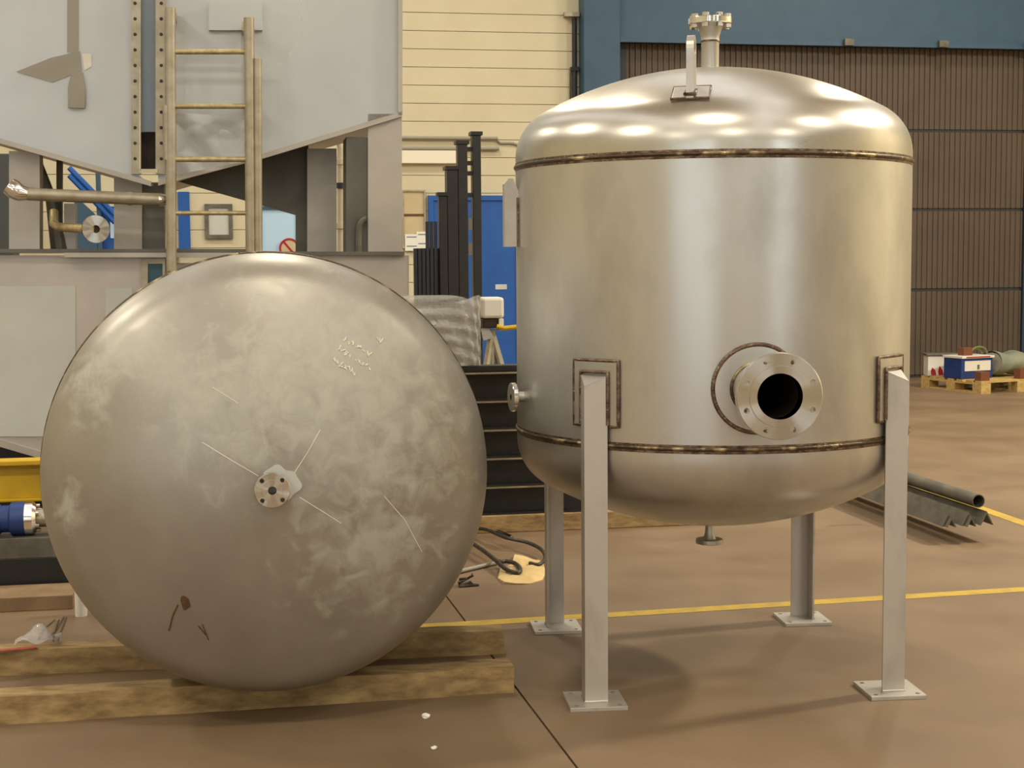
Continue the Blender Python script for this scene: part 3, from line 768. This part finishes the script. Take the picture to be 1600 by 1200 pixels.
# thin grey and white raised shapes on the left sheet
part('sheet_strip', pxrect(105, -60, 123, 82, -.004, .004), M_PLAINGREY, hopL)
part('sheet_patch', pxprism([(25, 112), (80, 90), (125, 80), (128, 110), (82, 129)], -.005, .005), M_PLAINGREY, hopL)
part('sheet_patch', pxprism([(128, 84), (143, 84), (143, 104), (132, 110)], -.007, .007), M_WHITE, hopL)
part('sheet_bump', pxprism([(112, 112), (128, 112), (133, 140), (132, 169), (106, 168), (106, 135)], -.03, .025), M_PLAINGREY, hopL)
part('inspection_cover', pxrect(326, 4, 410, 47, -.035, .035), M_PANEL, hopR)
def lf(i, j):
    p = mp(274+112*i, 178+(96-22*i)*j, -.05)
    return p - V*(.05*math.sin(5*i+2*j)*math.sin(PI*j) + .03*math.sin(11*i-7*j))
part('loose_film', B().grid(lf, 14, 10), M_CLEAR, hopR, 80, label='loose crinkled clear film')
# legs, columns
part('column', pxrect(575, 178, 628, 398, -.0, .02), M_COLM, mach)
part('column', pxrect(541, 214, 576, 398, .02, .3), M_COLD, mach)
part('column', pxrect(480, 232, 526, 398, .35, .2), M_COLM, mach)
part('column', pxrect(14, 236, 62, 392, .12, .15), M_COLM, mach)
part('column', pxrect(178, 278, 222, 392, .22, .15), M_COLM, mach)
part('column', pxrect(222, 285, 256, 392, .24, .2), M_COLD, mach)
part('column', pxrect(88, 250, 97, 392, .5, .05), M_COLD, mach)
part('column', pxrect(100, 318, 118, 392, .4, .1), M_COLM, mach)
b = B(); b.tube([mp(57, 243, .4), mp(80, 312, .4), mp(92, 392, .4)], [.02, .035, .05], 8); part('brace', b, M_COLD, mach, 40)
part('handle', B().tube([mp(560, 396, -.02)] + [mp(572-12*math.cos(t), 360-18*math.sin(t), -.02) for t in [PI*.5*i/6 for i in range(7)]], .02, 8), M_GREYST, mach, 40)
# frame beam on top of the lower box
part('frame_beam', pxrect(-260, 389, 386, 395, -.10, .5), M_COLD, mach)
part('frame_beam', pxrect(100, 395, 386, 402, -.12, .06), M_COLM, mach)
part('frame_beam', pxrect(386, 393, 632, 399, -.06, .4), M_COLD, mach)
low = part('lower_box', pxprism([(-260, 399), (636, 399), (640, 690), (300, 780), (-260, 614)], -.02, .04), M_PANEL2, mach, label='lower front sheet with sloping bottom edge')
part('lower_lip', pxprism([(-260, 610), (300, 776), (640, 686), (640, 694), (300, 786), (-260, 622)], -.06, .05), M_COLM, mach)
part('lower_side', pxrect(632, 399, 639, 690, .02, .9), M_COLM, mach)
part('film_patch', pxrect(-60, 447, 118, 682, -.026, .006), M_FILM, low, label='pale rectangular film patch')
part('film_patch', pxrect(165, 450, 206, 540, -.026, .006), M_FILM, low)
part('bright_strip', pxrect(268, 402, 335, 411, -.03, .01), M_CHROME, low)
fb = B()
for rc in ((220, 405, 258, 412), (220, 412, 231, 470), (254, 412, 258, 470), (231, 455, 254, 470)): pxrect(*rc, -.05, .03, fb)
hw = part('hatch_frame', fb, M_TUBE, low)
part('hatch_pane', pxrect(231, 412, 254, 455, -.035, .012), mat('hatch_glass', lin(70, 104, 128), rough=.1, metal=.3), hw)
part('shade_panel', pxrect(-300, 640, 640, 822, .75, .03), M_BLACK, mach)  # dark sheets added to stand for the shade under the machine
part('shade_panel', pxrect(-300, 500, 640, 640, .75, .03), M_COLD, mach)
for xx in (-200, 330, 600):
    p = mp(xx, 600, .4); part('support_leg', B().box(p.x-.06, p.x+.06, p.y-.06, p.y+.06, 0, .95), M_COLD, mach)
# tubes in the opening
b = B(); b.tube([mp(38, 303, -.12), mp(150, 308, -.12), mp(254, 312, -.12)], .036, 16)
pt_ = part('feed_tube', b, M_TUBE, mach, 40, label='horizontal stainless tube')
b = B(); b.tube([mp(14, 290, -.12), mp(22, 296, -.12), mp(32, 302, -.12), mp(44, 303, -.12)], [.05, .055, .048, .037], 12); part('wrapped_end', b, M_CHROME, pt_, 60)
part('tube_collar', B().tube([mp(200, 310, -.12), mp(206, 310.3, -.12)], .040, 16), M_TUBE, pt_, 40)
part('tube_end', B().tube([mp(249, 311.8, -.12), mp(262, 312.5, -.12)], [.04, .03], 16), M_CHROME, pt_, 40)
p = mp(150, 358, -.25); MF = frame(p, (-V*.94 + U*.34))
b = B(); b.tube([mp(84, 330, .1), mp(84, 350, .05), mp(92, 355, -.05), mp(130, 357, -.18), MF @ Vector((0, 0, -.02))], .026, 12)
fpipe = part('flanged_pipe', b, M_GOLDT, mach, 40, label='short pipe ending in a round flange')
relocal(part('flange', B().lathe([(.022, -.02), (.078, -.02), (.078, 0), (.022, 0)], 32, MF, True), M_TURN, fpipe, 30), MF)
part('bore', B().lathe([(0, -.015), (.0225, -.015), (.0225, -.002)], 20, MF), M_DARKIN, fpipe)

# ladder
lad = thing('ladder', 'tubular steel ladder fixed up the front of the hopper machine', 'ladder', mp(330, 760)); lad.location.z = 0
LO = -.22
for xt, xb, yt, yb, nm, wd in ((266, 268, 12, 424, 'rail', .030), (389, 392, 28, 410, 'rail', .030), (260, 262, 165, 250, 'rail_sleeve', .022), (402, 403, 92, 410, 'rail_sleeve', .026)):
    part(nm, B().tube([mp(xt, yt, LO), mp((xt+xb)/2, (yt+yb)/2, LO), mp(xb, yb, LO)], wd, 12), M_TUBE, lad, 40)
for y0 in (81, 166, 249, 333):
    part('rung', B().tube([mp(268, y0, LO), mp(390, y0, LO)], .016 if y0 != 333 else .013, 10), M_GOLDT, lad, 40)
for xx, yy in ((266, 170), (391, 168), (386, 42), (266, 22)):
    part('bracket', pxrect(xx-8, yy-8, xx+8, yy+6, LO+.02, -LO-.03), M_GOLDT, lad)
part('foot_bar', B().tube([mp(268, 420, LO), mp(268, 440, -.03)], .02, 8), M_TUBE, lad, 40)

# ------------------------------------------------------------------ things at the foot of the machine, left
gy = on_z(60, 954).dot(V)
def lx_(x, y, dv): return on_plane(x, y, V*(gy+dv), V)
def lbox(x0, x1, y0, y1, dv, dep, bev=.003, z0=None, z1=None):
    u0, u1 = lx_(x0, (y0+y1)/2, dv).dot(U), lx_(x1, (y0+y1)/2, dv).dot(U)
    xm = (max(x0, 0)+min(x1, 110))/2
    za = lx_(xm, y1, dv).z if z0 is None else z0; zb = lx_(xm, y0, dv).z if z1 is None else z1
    return hbox(u0, u1, gy+dv, gy+dv+dep, za, zb, bev), zb, u0, u1
PZ = .064
b, _, u0, u1 = lbox(-200, 114, 932, 954, 0, .27, z0=0, z1=PZ)
solo('wooden_plank', b, mat('weathered_plank', lin(150, 124, 92), lin(128, 104, 76), rough=.8, scale=6), 'weathered wide plank on the floor at the left edge', 'plank')
b, z2, _, _ = lbox(-200, 150, 872, 912, .31, .14, z0=0)  # shaded gap under the grey tube is built as a black block
solo('shade_block', b, M_BLACK, 'low black block for the shaded gap behind the weathered plank', 'steel bar')
b, z3, _, _ = lbox(-200, 150, 840, 872, .31, .16, z0=z2)
solo('steel_tube', b, M_GREYST, 'grey rectangular steel tube lying on the low black block', 'steel tube')
p = on_z(127, 962)
wf = thing('pipe_offcut', 'short white pipe standing on the floor beside the lying tank', 'pipe', p)
part('pipe_wall', B().lathe([(.026, 0), (.026, .135), (.020, .135), (.020, 0)], 24, Matrix.Translation(p), True), M_WHITE, wf, 40)
part('pipe_plug', B().lathe([(0, .10), (.0198, .10), (.0198, .11), (0, .11)], 16, Matrix.Translation(p)), M_DARKIN, wf)
# blue pump on the grey tube
pm = thing('pump', 'blue pump body with bright flange on the grey tube', 'pump', hall(lx_(10, 820, .38).dot(U), gy+.39, z3))
zc = (lx_(20, 785, .38).z + z3)/2; rp_ = zc - z3
MPm = frame(hall(lx_(-120, 805, .38).dot(U), gy+.39, zc), U)
Lp = lx_(40, 805, .38).dot(U) - lx_(-120, 805, .38).dot(U)
part('pump_body', B().lathe([(0, 0), (rp_*.85, 0), (rp_, .02), (rp_, Lp*.72), (rp_*.8, Lp*.76), (rp_*.8, Lp*.84), (rp_*.98, Lp*.86), (rp_*.98, Lp), (0, Lp)], 32, MPm), M_PBLUE, pm, 40)
part('flange', B().lathe([(0, Lp), (rp_*.99, Lp), (rp_*.99, Lp+.035), (rp_*.8, Lp+.05), (rp_*.5, Lp+.05), (0, Lp+.05)], 32, MPm), M_CHROME, pm, 40)
part('outlet_pipe', B().lathe([(0, Lp+.05), (rp_*.55, Lp+.05), (rp_*.55, Lp+.30), (0, Lp+.30)], 24, MPm), M_TUBE, pm, 40)
for k in range(6):
    a = 2*PI*k/6
    part('bolt', B().lathe([(0, Lp+.05), (.009, Lp+.05), (.009, Lp+.065), (0, Lp+.065)], 6, MPm @ Matrix.Translation((rp_*.72*math.cos(a), rp_*.72*math.sin(a), 0))), M_CHROME, pm)
# yellow I beam
yv = .62
yz0, yz1 = lx_(30, 782, yv).z, lx_(30, 718, yv).z
ua, ub = lx_(-200, 750, yv).dot(U), lx_(140, 750, yv).dot(U)
yb_ = thing('yellow_beam', 'yellow painted steel I-beam above the blue pump', 'beam', hall((ua+ub)/2, gy+yv, 0))
ft = .024
part('top_flange', hbox(ua, ub, gy+yv-.05, gy+yv+.07, yz1-ft, yz1, .004), M_IYEL, yb_)
part('bottom_flange', hbox(ua, ub, gy+yv-.05, gy+yv+.07, yz0, yz0+ft*.6, .004), M_IYEL, yb_)
part('web', hbox(ua, ub, gy+yv, gy+yv+.02, yz0+ft*.6, yz1-ft), M_IYEL, yb_)
ue = lx_(68, 750, yv).dot(U)
part('end_stiffener', hbox(ue, ue+.012, gy+yv-.045, gy+yv, yz0+ft*.6, yz1-ft), M_DARKF, yb_)
for uu in (ua+.1, ub-.12):
    part('stand', hbox(uu-.05, uu+.05, gy+yv-.04, gy+yv+.06, 0, yz0), M_BLACK, yb_)

# clear plastic scrap, red tape, wire on the rear timber
b = B(); tz = BEAMH+.004; a0 = on_z(22, 1013, tz)
def crump(i, j): return a0 + U*(i*.16) + V*(j*.12) + Z*(.012+.055*math.sin(PI*i)*math.sin(PI*j*.9+.2) + .012*math.sin(9*i+5*j))
b.grid(crump, 10, 8); b2 = solo('plastic_scrap', b, M_CLEAR, 'crumpled clear plastic scrap on the rear timber', 'plastic', smooth=60)
a1 = on_z(0, 1018, tz); c1 = on_z(58, 1013, tz)
b = B(); dd = (c1-a1).normalized(); nn = Vector((-dd.y, dd.x, 0))
b.prism([a1-dd*.3, c1, c1+nn*.025, a1-dd*.3+nn*.025], Z*.003)
solo('red_tape', b, mat('red_tape_mat', lin(176, 78, 62), rough=.5), 'thin red tape strip lying on the rear timber', 'tape')
b = B()
for pts in (((100, 964), (88, 985), (70, 1000), (60, 998), (66, 985), (86, 968)), ((104, 964), (94, 990), (86, 1013)), ((92, 968), (84, 992), (82, 1012))):
    P = [on_z(x, y, .004) for x, y in pts]; b.tube(P, .0022, 5)
solo('wire_scrap', b, M_ROPE, 'thin loose wires on the floor at the left of the lying tank', 'wire')
# paper scraps near the front
for x, y, s_, lb in ((665, 1122, .017, 'larger crumpled white scrap on the floor before the lying tank'), (678, 1171, .012, 'smaller white scrap on the floor nearest the picture bottom')):
    p = on_z(x, y); b = B(); rg = random.Random(x)
    bmesh.ops.create_icosphere(b.bm, subdivisions=2, radius=s_)
    for v in b.bm.verts: v.co *= rg.uniform(.7, 1.1); v.co.z = v.co.z*.6+s_*.42
    for v in b.bm.verts: v.co += p
    o = solo('paper_scrap', b, M_PAPER, lb, 'scrap', 'white scraps on the floor')

# ------------------------------------------------------------------ black beam stack between the tanks
sv = on_z(850, 829).dot(V)
def sp(x, y, dv=0): return on_plane(x, y, V*(sv+dv), V)
us0, us1 = sp(230, 720).dot(U), sp(932, 720).dot(U)
SLH = .10; NB = 5; BHs = .163
ut = sp(1102, 810).dot(U)
tb_ = B(); hbox(us0+.1, ut, sv-.02, sv+.14, 0, SLH, .006, tb_)
solo('wooden_sleeper', tb_, M_WOOD, 'long wooden sleeper under the black beam stack, poking out behind the standing tank', 'sleeper')
ordn = ['lowest', 'second from the bottom', 'middle', 'second from the top', 'topmost']
for k in range(NB):
    z0 = SLH + k*BHs; z1 = z0 + BHs - .001; tf = .010
    b = B()
    pr = [(0, z0), (.16, z0), (.16, z0+tf), (.085, z0+tf), (.085, z1-tf), (.16, z1-tf), (.16, z1), (0, z1), (0, z1-tf), (.075, z1-tf), (.075, z0+tf), (0, z0+tf)]
    b.prism([hall(us0, sv+d, z) for d, z in pr], U*(us1-us0))
    bt = thing('steel_beam', 'black steel H-beam between the tanks, %s of the stack' % ordn[k], 'steel beam', hall((us0+us1)/2, sv+.08, z0), 'black H-beams stacked between the tanks')
    part('section', b, M_BLACK, bt)
    part('flange_edge', hbox(us0, us1, sv-.003, sv, z1-tf, z1), M_LITEDGE, bt, label='flange edge coloured bright as if lit')  # light caught by the flange edge is put into a pale strip
ZS = SLH + NB*BHs
b = B(); hbox(us0+.05, us1, sv+.03, sv+.13, ZS, ZS+.035, .003, b)
solo('flat_bar', b, M_BLACK, 'thin black flat bar on top of the beam stack', 'steel bar')
# package in bubble wrap on top
ZS2 = ZS+.035
pu0, pu1 = sp(560, 540, .06).dot(U), sp(751, 540, .06).dot(U)
pz1 = sp(720, 467, .06).z
wp = thing('wrapped_package', 'package in shiny bubble wrap on top of the black beams', 'package', hall((pu0+pu1)/2, sv+.08, ZS2))
part('carton', hbox(pu0+.05, pu1-.03, sv+.05, sv+.11, ZS2, pz1-.06, .01), M_GREYST, wp)
def wrapf(i, j):
    per = 2*PI*i; cx, cz = math.cos(per), math.sin(per)
    su = (pu1-pu0)/2; n_ = 6
    x = (pu0+pu1)/2 + su*math.copysign(abs(cx)**(1/3), cx); d = sv+.08 + .062*math.copysign(abs(cz)**(1/3), cz)
    z = ZS2+.002 + (pz1-ZS2)*j*(1-.05*math.sin(3*per)*j)
    wv = .008*math.sin(17*per+9*j)+.006*math.sin(31*j+5*per)
    return hall(x, d+wv, z)
part('bubble_wrap', B().grid(wrapf, 72, 26), M_BUBBLE, wp, 60, label='shiny translucent bubble wrap')

# tripod stand with white head (behind the stack)
tv = on_y(770, 500, 10.4).dot(V)
def tp(x, y, dv=0): return on_plane(x, y, V*(tv+dv), V)
ts = thing('tripod_stand', 'pipe stand with white head and yellow lever before the blue door', 'stand', Vector((tp(768, 540).x, tp(768, 540).y, 0)))
pc = tp(768, 515); foot = Vector((pc.x, pc.y, 0))
for k, (dx, dy) in enumerate(((.28, -.1), (-.2, -.22), (-.04, .32))):
    part('leg', B().tube([pc - Z*.02, foot + U*dx + V*dy], .025, 8), M_TUBE, ts, 40)
part('centre_post', B().tube([foot+Z*.35, pc], .03, 10), M_TUBE, ts, 40)
a, c = tp(750, 497), tp(784, 464)
part('head_cover', hbox(a.dot(U), c.dot(U), tv-.1, tv+.1, a.z, c.z, .02), M_WHITE, ts)
a, c = tp(752, 512), tp(776, 497)
part('clamp_body', hbox(a.dot(U), c.dot(U), tv-.08, tv+.08, a.z, c.z, .008), M_DARKIN, ts)
part('clamp_side', hbox(c.dot(U), c.dot(U)+.035, tv-.09, tv+.09, a.z-.02, c.z, .005), M_WHITE, ts)
b = B(); b.prism([tp(752, 514, -.05), tp(764, 512, -.05), tp(772, 528, -.05), tp(756, 532, -.05)], V*.04); part('apron', b, M_FILM, ts)
part('lever', B().tube([tp(776, 510, -.1), tp(788, 513, -.1), tp(808, 511, -.1)], .017, 8), M_IYEL, ts, 40)

# black lift mast
mv = on_y(720, 400, 12.6).dot(V)
def mq(x, y): return on_plane(x, y, V*mv, V)
lm = thing('lift_mast', 'tall black steel lift mast standing before the blue door', 'mast', Vector((mq(715, 400).x, mq(715, 400).y, 0)))
for x0, x1, y0, dd_, nm in ((717, 732, 225, .12, 'upright'), (740, 753, 211, .12, 'upright'), (700, 716.5, 265, .16, 'upright'), (687, 699.5, 306, .10, 'upright')):
    a, c = mq(x0, 400).dot(U), mq(x1, 400).dot(U)
    part(nm, hbox(a, c, mv, mv+dd_, 0, mq((x0+x1)/2, y0).z, .005), M_BLACK, lm)
    part('top_cap', hbox(a-.015, c+.015, mv-.01, mv+dd_+.01, mq((x0+x1)/2, y0).z, mq((x0+x1)/2, y0).z+.03), M_BLACK, lm)
for yy in (232, 254, 270, 304):
    a, c = mq(732, yy), mq(740, yy)
    part('cross_bar', hbox(a.dot(U)-.01, c.dot(U)+.01, mv+.02, mv+.06, a.z-.02, a.z+.015), M_BLACK, lm)
for yy in (350, 389):
    a = mq(732.5, yy); part('label_plate', hbox(a.dot(U), a.dot(U)+.037, mv+.03, mv+.034, a.z-.05, a.z+.05), M_PLAINGREY, lm)
ur0, ur1 = mq(648, 450).dot(U), mq(686, 450).dot(U)
for i in range(6):
    q0 = ur0 + (ur1-ur0)*i/6; zt_ = mq(670, 346 if i > 2 else 388).z
    part('guard_slat', hbox(q0, q0+(ur1-ur0)/6-.008, mv+.02, mv+.06, .1, zt_), mat('slat_black', lin(34, 34, 40), rough=.5) if i == 0 else bpy.data.materials['slat_black'], lm)
part('guard_back', hbox(ur0, ur1+.02, mv+.06, mv+.08, .0, mq(670, 388).z), M_BLACK, lm)

# cream downpipe behind the machine, blue stair at the left wall
dv_ = VM+2.0
def dq(x, y): return on_plane(x, y, V*dv_, V)
b = B(); b.tube([dq(512, 216), dq(522, 214), dq(530, 218), dq(533, 232), dq(533, 300), dq(533, 395), Vector((dq(533, 395).x, dq(533, 395).y, 0))], .028, 12)
dp_ = thing('downpipe', 'cream bent pipe rising behind the hopper machine', 'pipe', Vector((dq(533, 395).x, dq(533, 395).y, 0)))
part('pipe', b, M_CREAM, dp_, 40)
for yy in (253, 290, 353):
    p = dq(533, yy); part('collar', B().tube([p-Z*.02, p+Z*.02], .036, 12), M_CREAM if yy != 290 else M_DARKF, dp_, 40)
sv2 = WV-1.6
def sq(x, y): return on_plane(x, y, V*sv2, V)
st = thing('stair', 'blue steel stair seen under the left of the hopper', 'stair', Vector((sq(150, 380).x, sq(150, 380).y, 0)))
for (xa, ya, xb, yb) in ((108, 262, 186, 342), (108, 274, 180, 348)):
    part('handrail', B().tube([sq(xa, ya), sq(xb, yb)], .03, 8), M_BLUED, st, 40)
a, c = sq(150, 300).dot(U), sq(157, 300).dot(U)
part('post', hbox(a, c, sv2, sv2+.08, 0, sq(150, 262).z), M_BLUEST, st)
b = B(); b.prism([sq(116, 312), sq(124, 312), sq(152, 338), sq(152, 420), sq(116, 420)], V*.05); part('stringer', b, M_BLUEST, st)
a, c = sq(152, 380).dot(U), sq(180, 380).dot(U)
part('side_panel', hbox(a, c, sv2+.1, sv2+.15, 0, sq(165, 322).z), M_BLUED, st)
part('glazed_panel', hbox(sq(171, 350).dot(U), sq(177, 350).dot(U), sv2+.08, sv2+.099, sq(171, 372).z, sq(171, 330).z), M_GLASSB, st)
a, c = wpt(279, 340), wpt(296, 300)
solo('wall_banner', hbox(a.dot(U), c.dot(U), WV-.07, WV-.031, .2, c.z), M_BLUED, 'narrow blue panel on the wall seen beside the ladder', 'panel')
a, c = sq(-60, 340), sq(14, 240)
solo('steel_cabinet', hbox(a.dot(U), c.dot(U), sv2, sv2+.5, 0, c.z, .01), mat('cabinet_dark', lin(64, 68, 66), rough=.5), 'dark grey steel cabinet behind the machine at the left edge', 'cabinet')

# ------------------------------------------------------------------ rope, cloth between the tanks
b = B(); base = on_z(815, 893)
cl_px = [(778, 905), (782, 893), (800, 885), (804, 871), (818, 873), (832, 876), (848, 880), (853, 895), (848, 907), (830, 913), (806, 914), (788, 913)]
cp = [on_z(x, y) for x, y in cl_px]; cen = sum(cp, Vector())/len(cp); rg = random.Random(5)
ringz = [(0.0, .022), (.45, .026), (.8, .018), (1.0, .010), (1.0, .0)]
prev = None; nC = len(cp)
for f, hz in ringz:
    rr_ = [b.bm.verts.new(cen + (q-cen)*max(f, .01) + Z*(max(hz+rg.uniform(-.006, .008), 0.001) if hz else 0)) for q in cp]
    if prev is None: b.bm.faces.new(rr_)
    else:
        for k in range(nC): b.bm.faces.new([prev[k], prev[(k+1) % nC], rr_[(k+1) % nC], rr_[k]])
    prev = rr_
solo('cloth', b, M_RAG, 'crumpled tan cloth on the floor under the rope sling', 'cloth', smooth=50)
def path3(pts):                      # (x, y, z) pixel + height -> smooth path
    P = [on_z(x, y, z) for x, y, z in pts]; out = []
    for i in range(len(P)-1):
        p0, p1, p2, p3 = P[max(i-1, 0)], P[i], P[i+1], P[min(i+2, len(P)-1)]
        for k in range(6):
            t = k/6; out.append(.5*((2*p1)+(p2-p0)*t+(2*p0-5*p1+4*p2-p3)*t*t+(3*p1-3*p2+p3-p0)*t**3))
    out.append(P[-1]); return out
sg1 = thing('rope_sling', 'steel wire rope sling curling behind the lying tank onto the tan cloth', 'sling', on_z(815, 872))
part('rope', B().tube(path3([(715, 834, .03), (752, 826, .05), (790, 840, .06), (822, 847, .05), (845, 858, .04), (852, 872, .035), (842, 882, .032), (828, 880, .03)]), .010, 8), M_ROPE, sg1, 60)
part('ferrule', B().tube(path3([(778, 832, .062), (800, 841, .06)]), .016, 10), M_CHROME, sg1, 60)
sg2 = thing('rope_sling', 'dark wire rope sling with eye loop resting on the tan cloth', 'sling', on_z(800, 890))
part('rope', B().tube(path3([(720, 838, .06), (752, 858, .05), (775, 876, .04), (790, 889, .036), (808, 895, .034), (813, 890, .036), (806, 881, .038), (792, 877, .038), (783, 878, .036), (775, 876, .036)]), .011, 8), M_ROPE, sg2, 60)
b = B(); b.tube(path3([(700, 897, .012), (738, 888, .012), (776, 879, .012)]), .011, 8)
solo('strap', b, M_PLAINGREY, 'pale ribbed strap lying straight on the floor behind the lying tank', 'strap', smooth=60)
b = B(); p = on_z(731, 916)
for k in range(5): b.tube([p + Vector((.02*math.sin(k*2), .02*math.cos(k*3), .006+.012*k)), p + Vector((.05*math.cos(k*1.3), .03*math.sin(k*2.1), .006+.010*k)), p + Vector((-.04, .02*k-.03, .006))], .006, 6)
solo('chain_heap', b, M_ROPE, 'small dark heap of chain at the right edge of the lying tank', 'chain', smooth=50)

# ------------------------------------------------------------------ bars at the right
BD = Vector((-math.sin(math.radians(10.6)), math.cos(math.radians(10.6)), 0)); BN = Vector((BD.y, -BD.x, 0))
TZ = .218
te = on_z(1529, 783, TZ)
LENB = 6.0
tubeb = B().lathe([(.037, 0), (.037, LENB), (.032, LENB), (.032, 0)], 28, frame(te, BD), True)
solo('round_tube', tubeb, M_GREYST, 'round steel tube lying on top of the angle bars', 'steel tube', smooth=40, base=te)
AZ = .095
for k, (x, y) in enumerate([(1483, 801), (1514, 800), (1542, 799)]):
    p = on_z(x, y, AZ+.075)
    for lay in range(2 if k < 2 else 1):
        o = p + Z*(-.075) - BD*(.03*lay)
        pr = [(-.040, 0), (-.032, 0), (0, .060), (.032, 0), (.040, 0), (0, .075)] if lay == 0 else [(-.029, 0), (-.021, 0), (0, .041), (.021, 0), (.029, 0), (0, .056)]
        b = B(); b.prism([o + BN*x_ + Z*z_ for x_, z_ in pr], BD*LENB)
        nmz = [['left upper', 'left lower'], ['middle upper', 'middle lower'], ['right', '']][k][lay]
        solo('angle_bar', b, M_GREYST, 'long steel angle bar under the round tube, %s of the bundle' % nmz, 'angle bar', 'angle bars behind the standing tank')
cnt = te - Z*te.z - BN*.08
for q_ in (2.3, 4.8):
    p = cnt + BD*q_; Mt = frame(p, Z, BN)
    solo('bearer', B().box(-.3, .3, -.05, .05, 0, AZ-.001, Mt, .004), M_WOOD, 'wooden bearer under the %s of the bar bundle' % ('near half' if q_ < 4 else 'far half'), 'bearer', 'bearers under the bars')
b = B(); p = on_z(1371, 768, AZ+.10)
b.tube([p + BN*(.085*math.cos(t)) + Z*(.06*math.sin(t)) for t in [PI*i/10 for i in range(11)]], .010, 6)
solo('binding_strap', b, M_WHITE, 'pale strap arched over the angle bars beside the right leg', 'strap', smooth=50)

# ------------------------------------------------------------------ pallet with equipment at the right
pcn = on_z(1533, 616); pu = Vector((.905, .425, 0)).normalized(); pv = Vector((-pu.y, pu.x, 0))
MPL = Matrix.Identity(4)
for i, v_ in enumerate((pu, pv, Z)): MPL[0][i], MPL[1][i], MPL[2][i] = v_
MPL.translation = pcn
pal = thing('pallet', 'wooden pallet carrying equipment near the brown gate', 'pallet', pcn)
PW, PD = 1.2, 1.0
for x in (0, PW/2-.07, PW-.14):
    for y in (0, PD/2-.07, PD-.14): part('block', B().box(x, x+.14, y, y+.14, .022, .10, MPL), M_WOOD2, pal)
    part('bottom_board', B().box(x, x+.14, 0, PD, 0, .022, MPL), M_WOOD2, pal)
    part('stringer_board', B().box(x, x+.14, 0, PD, .10, .122, MPL), M_WOOD2, pal)
for k in range(7): part('deck_board', B().box(0, PW, k*(PD-.1)/6, k*(PD-.1)/6+.1, .122, .144, MPL), M_WOOD2, pal)
def on_pal(x, y, dy): return on_plane(x, y, pcn + pv*dy, pv)
ZP = .144
cb = thing('control_box', 'white cabinet with three red marks on the left of the pallet', 'cabinet', MPL @ Vector((-.0, .62, ZP)))
MX = MPL @ Matrix.Translation((.02, .88, ZP)) @ Matrix.Rotation(math.radians(-26), 4, 'Z')
part('body', B().box(-.02, .34, 0, .20, 0, .24, MX, .008), M_WHITE, cb)
part('lid', B().box(-.04, .36, -.02, .22, .24, .262, MX, .004), M_GREYST, cb)
for k in range(3):
    x = .02+.085*k; part('red_mark', B().prism([MX @ Vector(q) for q in ((x, -.0035, .01), (x+.06, -.0035, .01), (x+.045, -.0035, .07), (x+.01, -.0035, .10+.02*k), (x-.005, -.0035, .06))], (MX.to_3x3() @ Vector((0, .003, 0)))), M_RED, cb)
MQ = MPL @ Matrix.Translation((.0, .32, ZP))
eu = thing('equipment_case', 'blue framed equipment case with a white front panel on the pallet', 'case', MQ.translation)
part('body', B().box(0, .46, 0, .30, 0, .235, MQ, .01), M_PBLUE, eu)
part('front_panel', B().box(.04, .42, -.012, 0, .09, .205, MQ, .003), M_WHITE, eu)
part('latch', B().box(.22, .245, -.022, -.012, .11, .16, MQ), M_GREYST, eu)
part('lid', B().box(-.01, .47, -.02, .31, .235, .262, MQ, .004), M_WHITE, eu)
part('lid_strip', B().box(.05, .40, -.024, -.02, .243, .256, MQ), M_RED, eu)
MR = MPL @ Matrix.Translation((.54, .25, ZP+.02))
gb = B(); gb.grid(lambda i, j: (.42*j + .03*math.sin(7*i), .2+.2*math.cos(2*PI*i), .135+.13*math.sin(2*PI*i)+.015*math.sin(9*j+4*i)), 20, 8, MR)
gr = thing('wrapped_bundle', 'grey green wrapped bundle at the right of the pallet', 'bundle', MR.translation)
part('wrap', gb, mat('bundle_wrap', lin(138, 142, 120), lin(110, 120, 108), rough=.5, scale=5), gr, 60)
part('end_cover', B().prism([MR @ Vector((.0+.03*math.sin(7*t_/(2*PI)), .2+.19*math.cos(t_), .135+.125*math.sin(t_))) for t_ in [2*PI*i/20 for i in range(20)]], MR.to_3x3() @ Vector((.02, 0, 0))), M_PLAINGREY, gr)
for xx, yy, zz0, hh_, lb in ((.02, .03, ZP, .10, 'brown board block at the front corner of the pallet'), (.60, .03, ZP, .12, 'brown board block at the right front of the pallet'), (.10, .40, ZP+.262, .09, 'brown board block on top of the blue case')):
    Mb = MPL @ Matrix.Translation((xx, yy, zz0)); b = B(); b.box(0, .13, 0, .10, 0, hh_, Mb, .003)
    solo('board_block', b, M_BROWNW, lb, 'block', 'brown blocks on the pallet')
b = B(); h0 = MPL @ Vector((.25, .45, ZP+.262+.012))
b.tube([h0 + pu*(.12-.12*math.cos(t))+Z*(.08*math.sin(t)) for t in [PI*i/12 for i in range(13)]], .012, 8)
b.tube([h0 + pv*.04 + pu*(.10-.10*math.cos(t))+Z*(.06*math.sin(t)) for t in [PI*i/12 for i in range(13)]], .012, 8)
solo('green_hose', b, M_GREEN, 'looped green hose on top of the pallet load', 'hose', smooth=50)
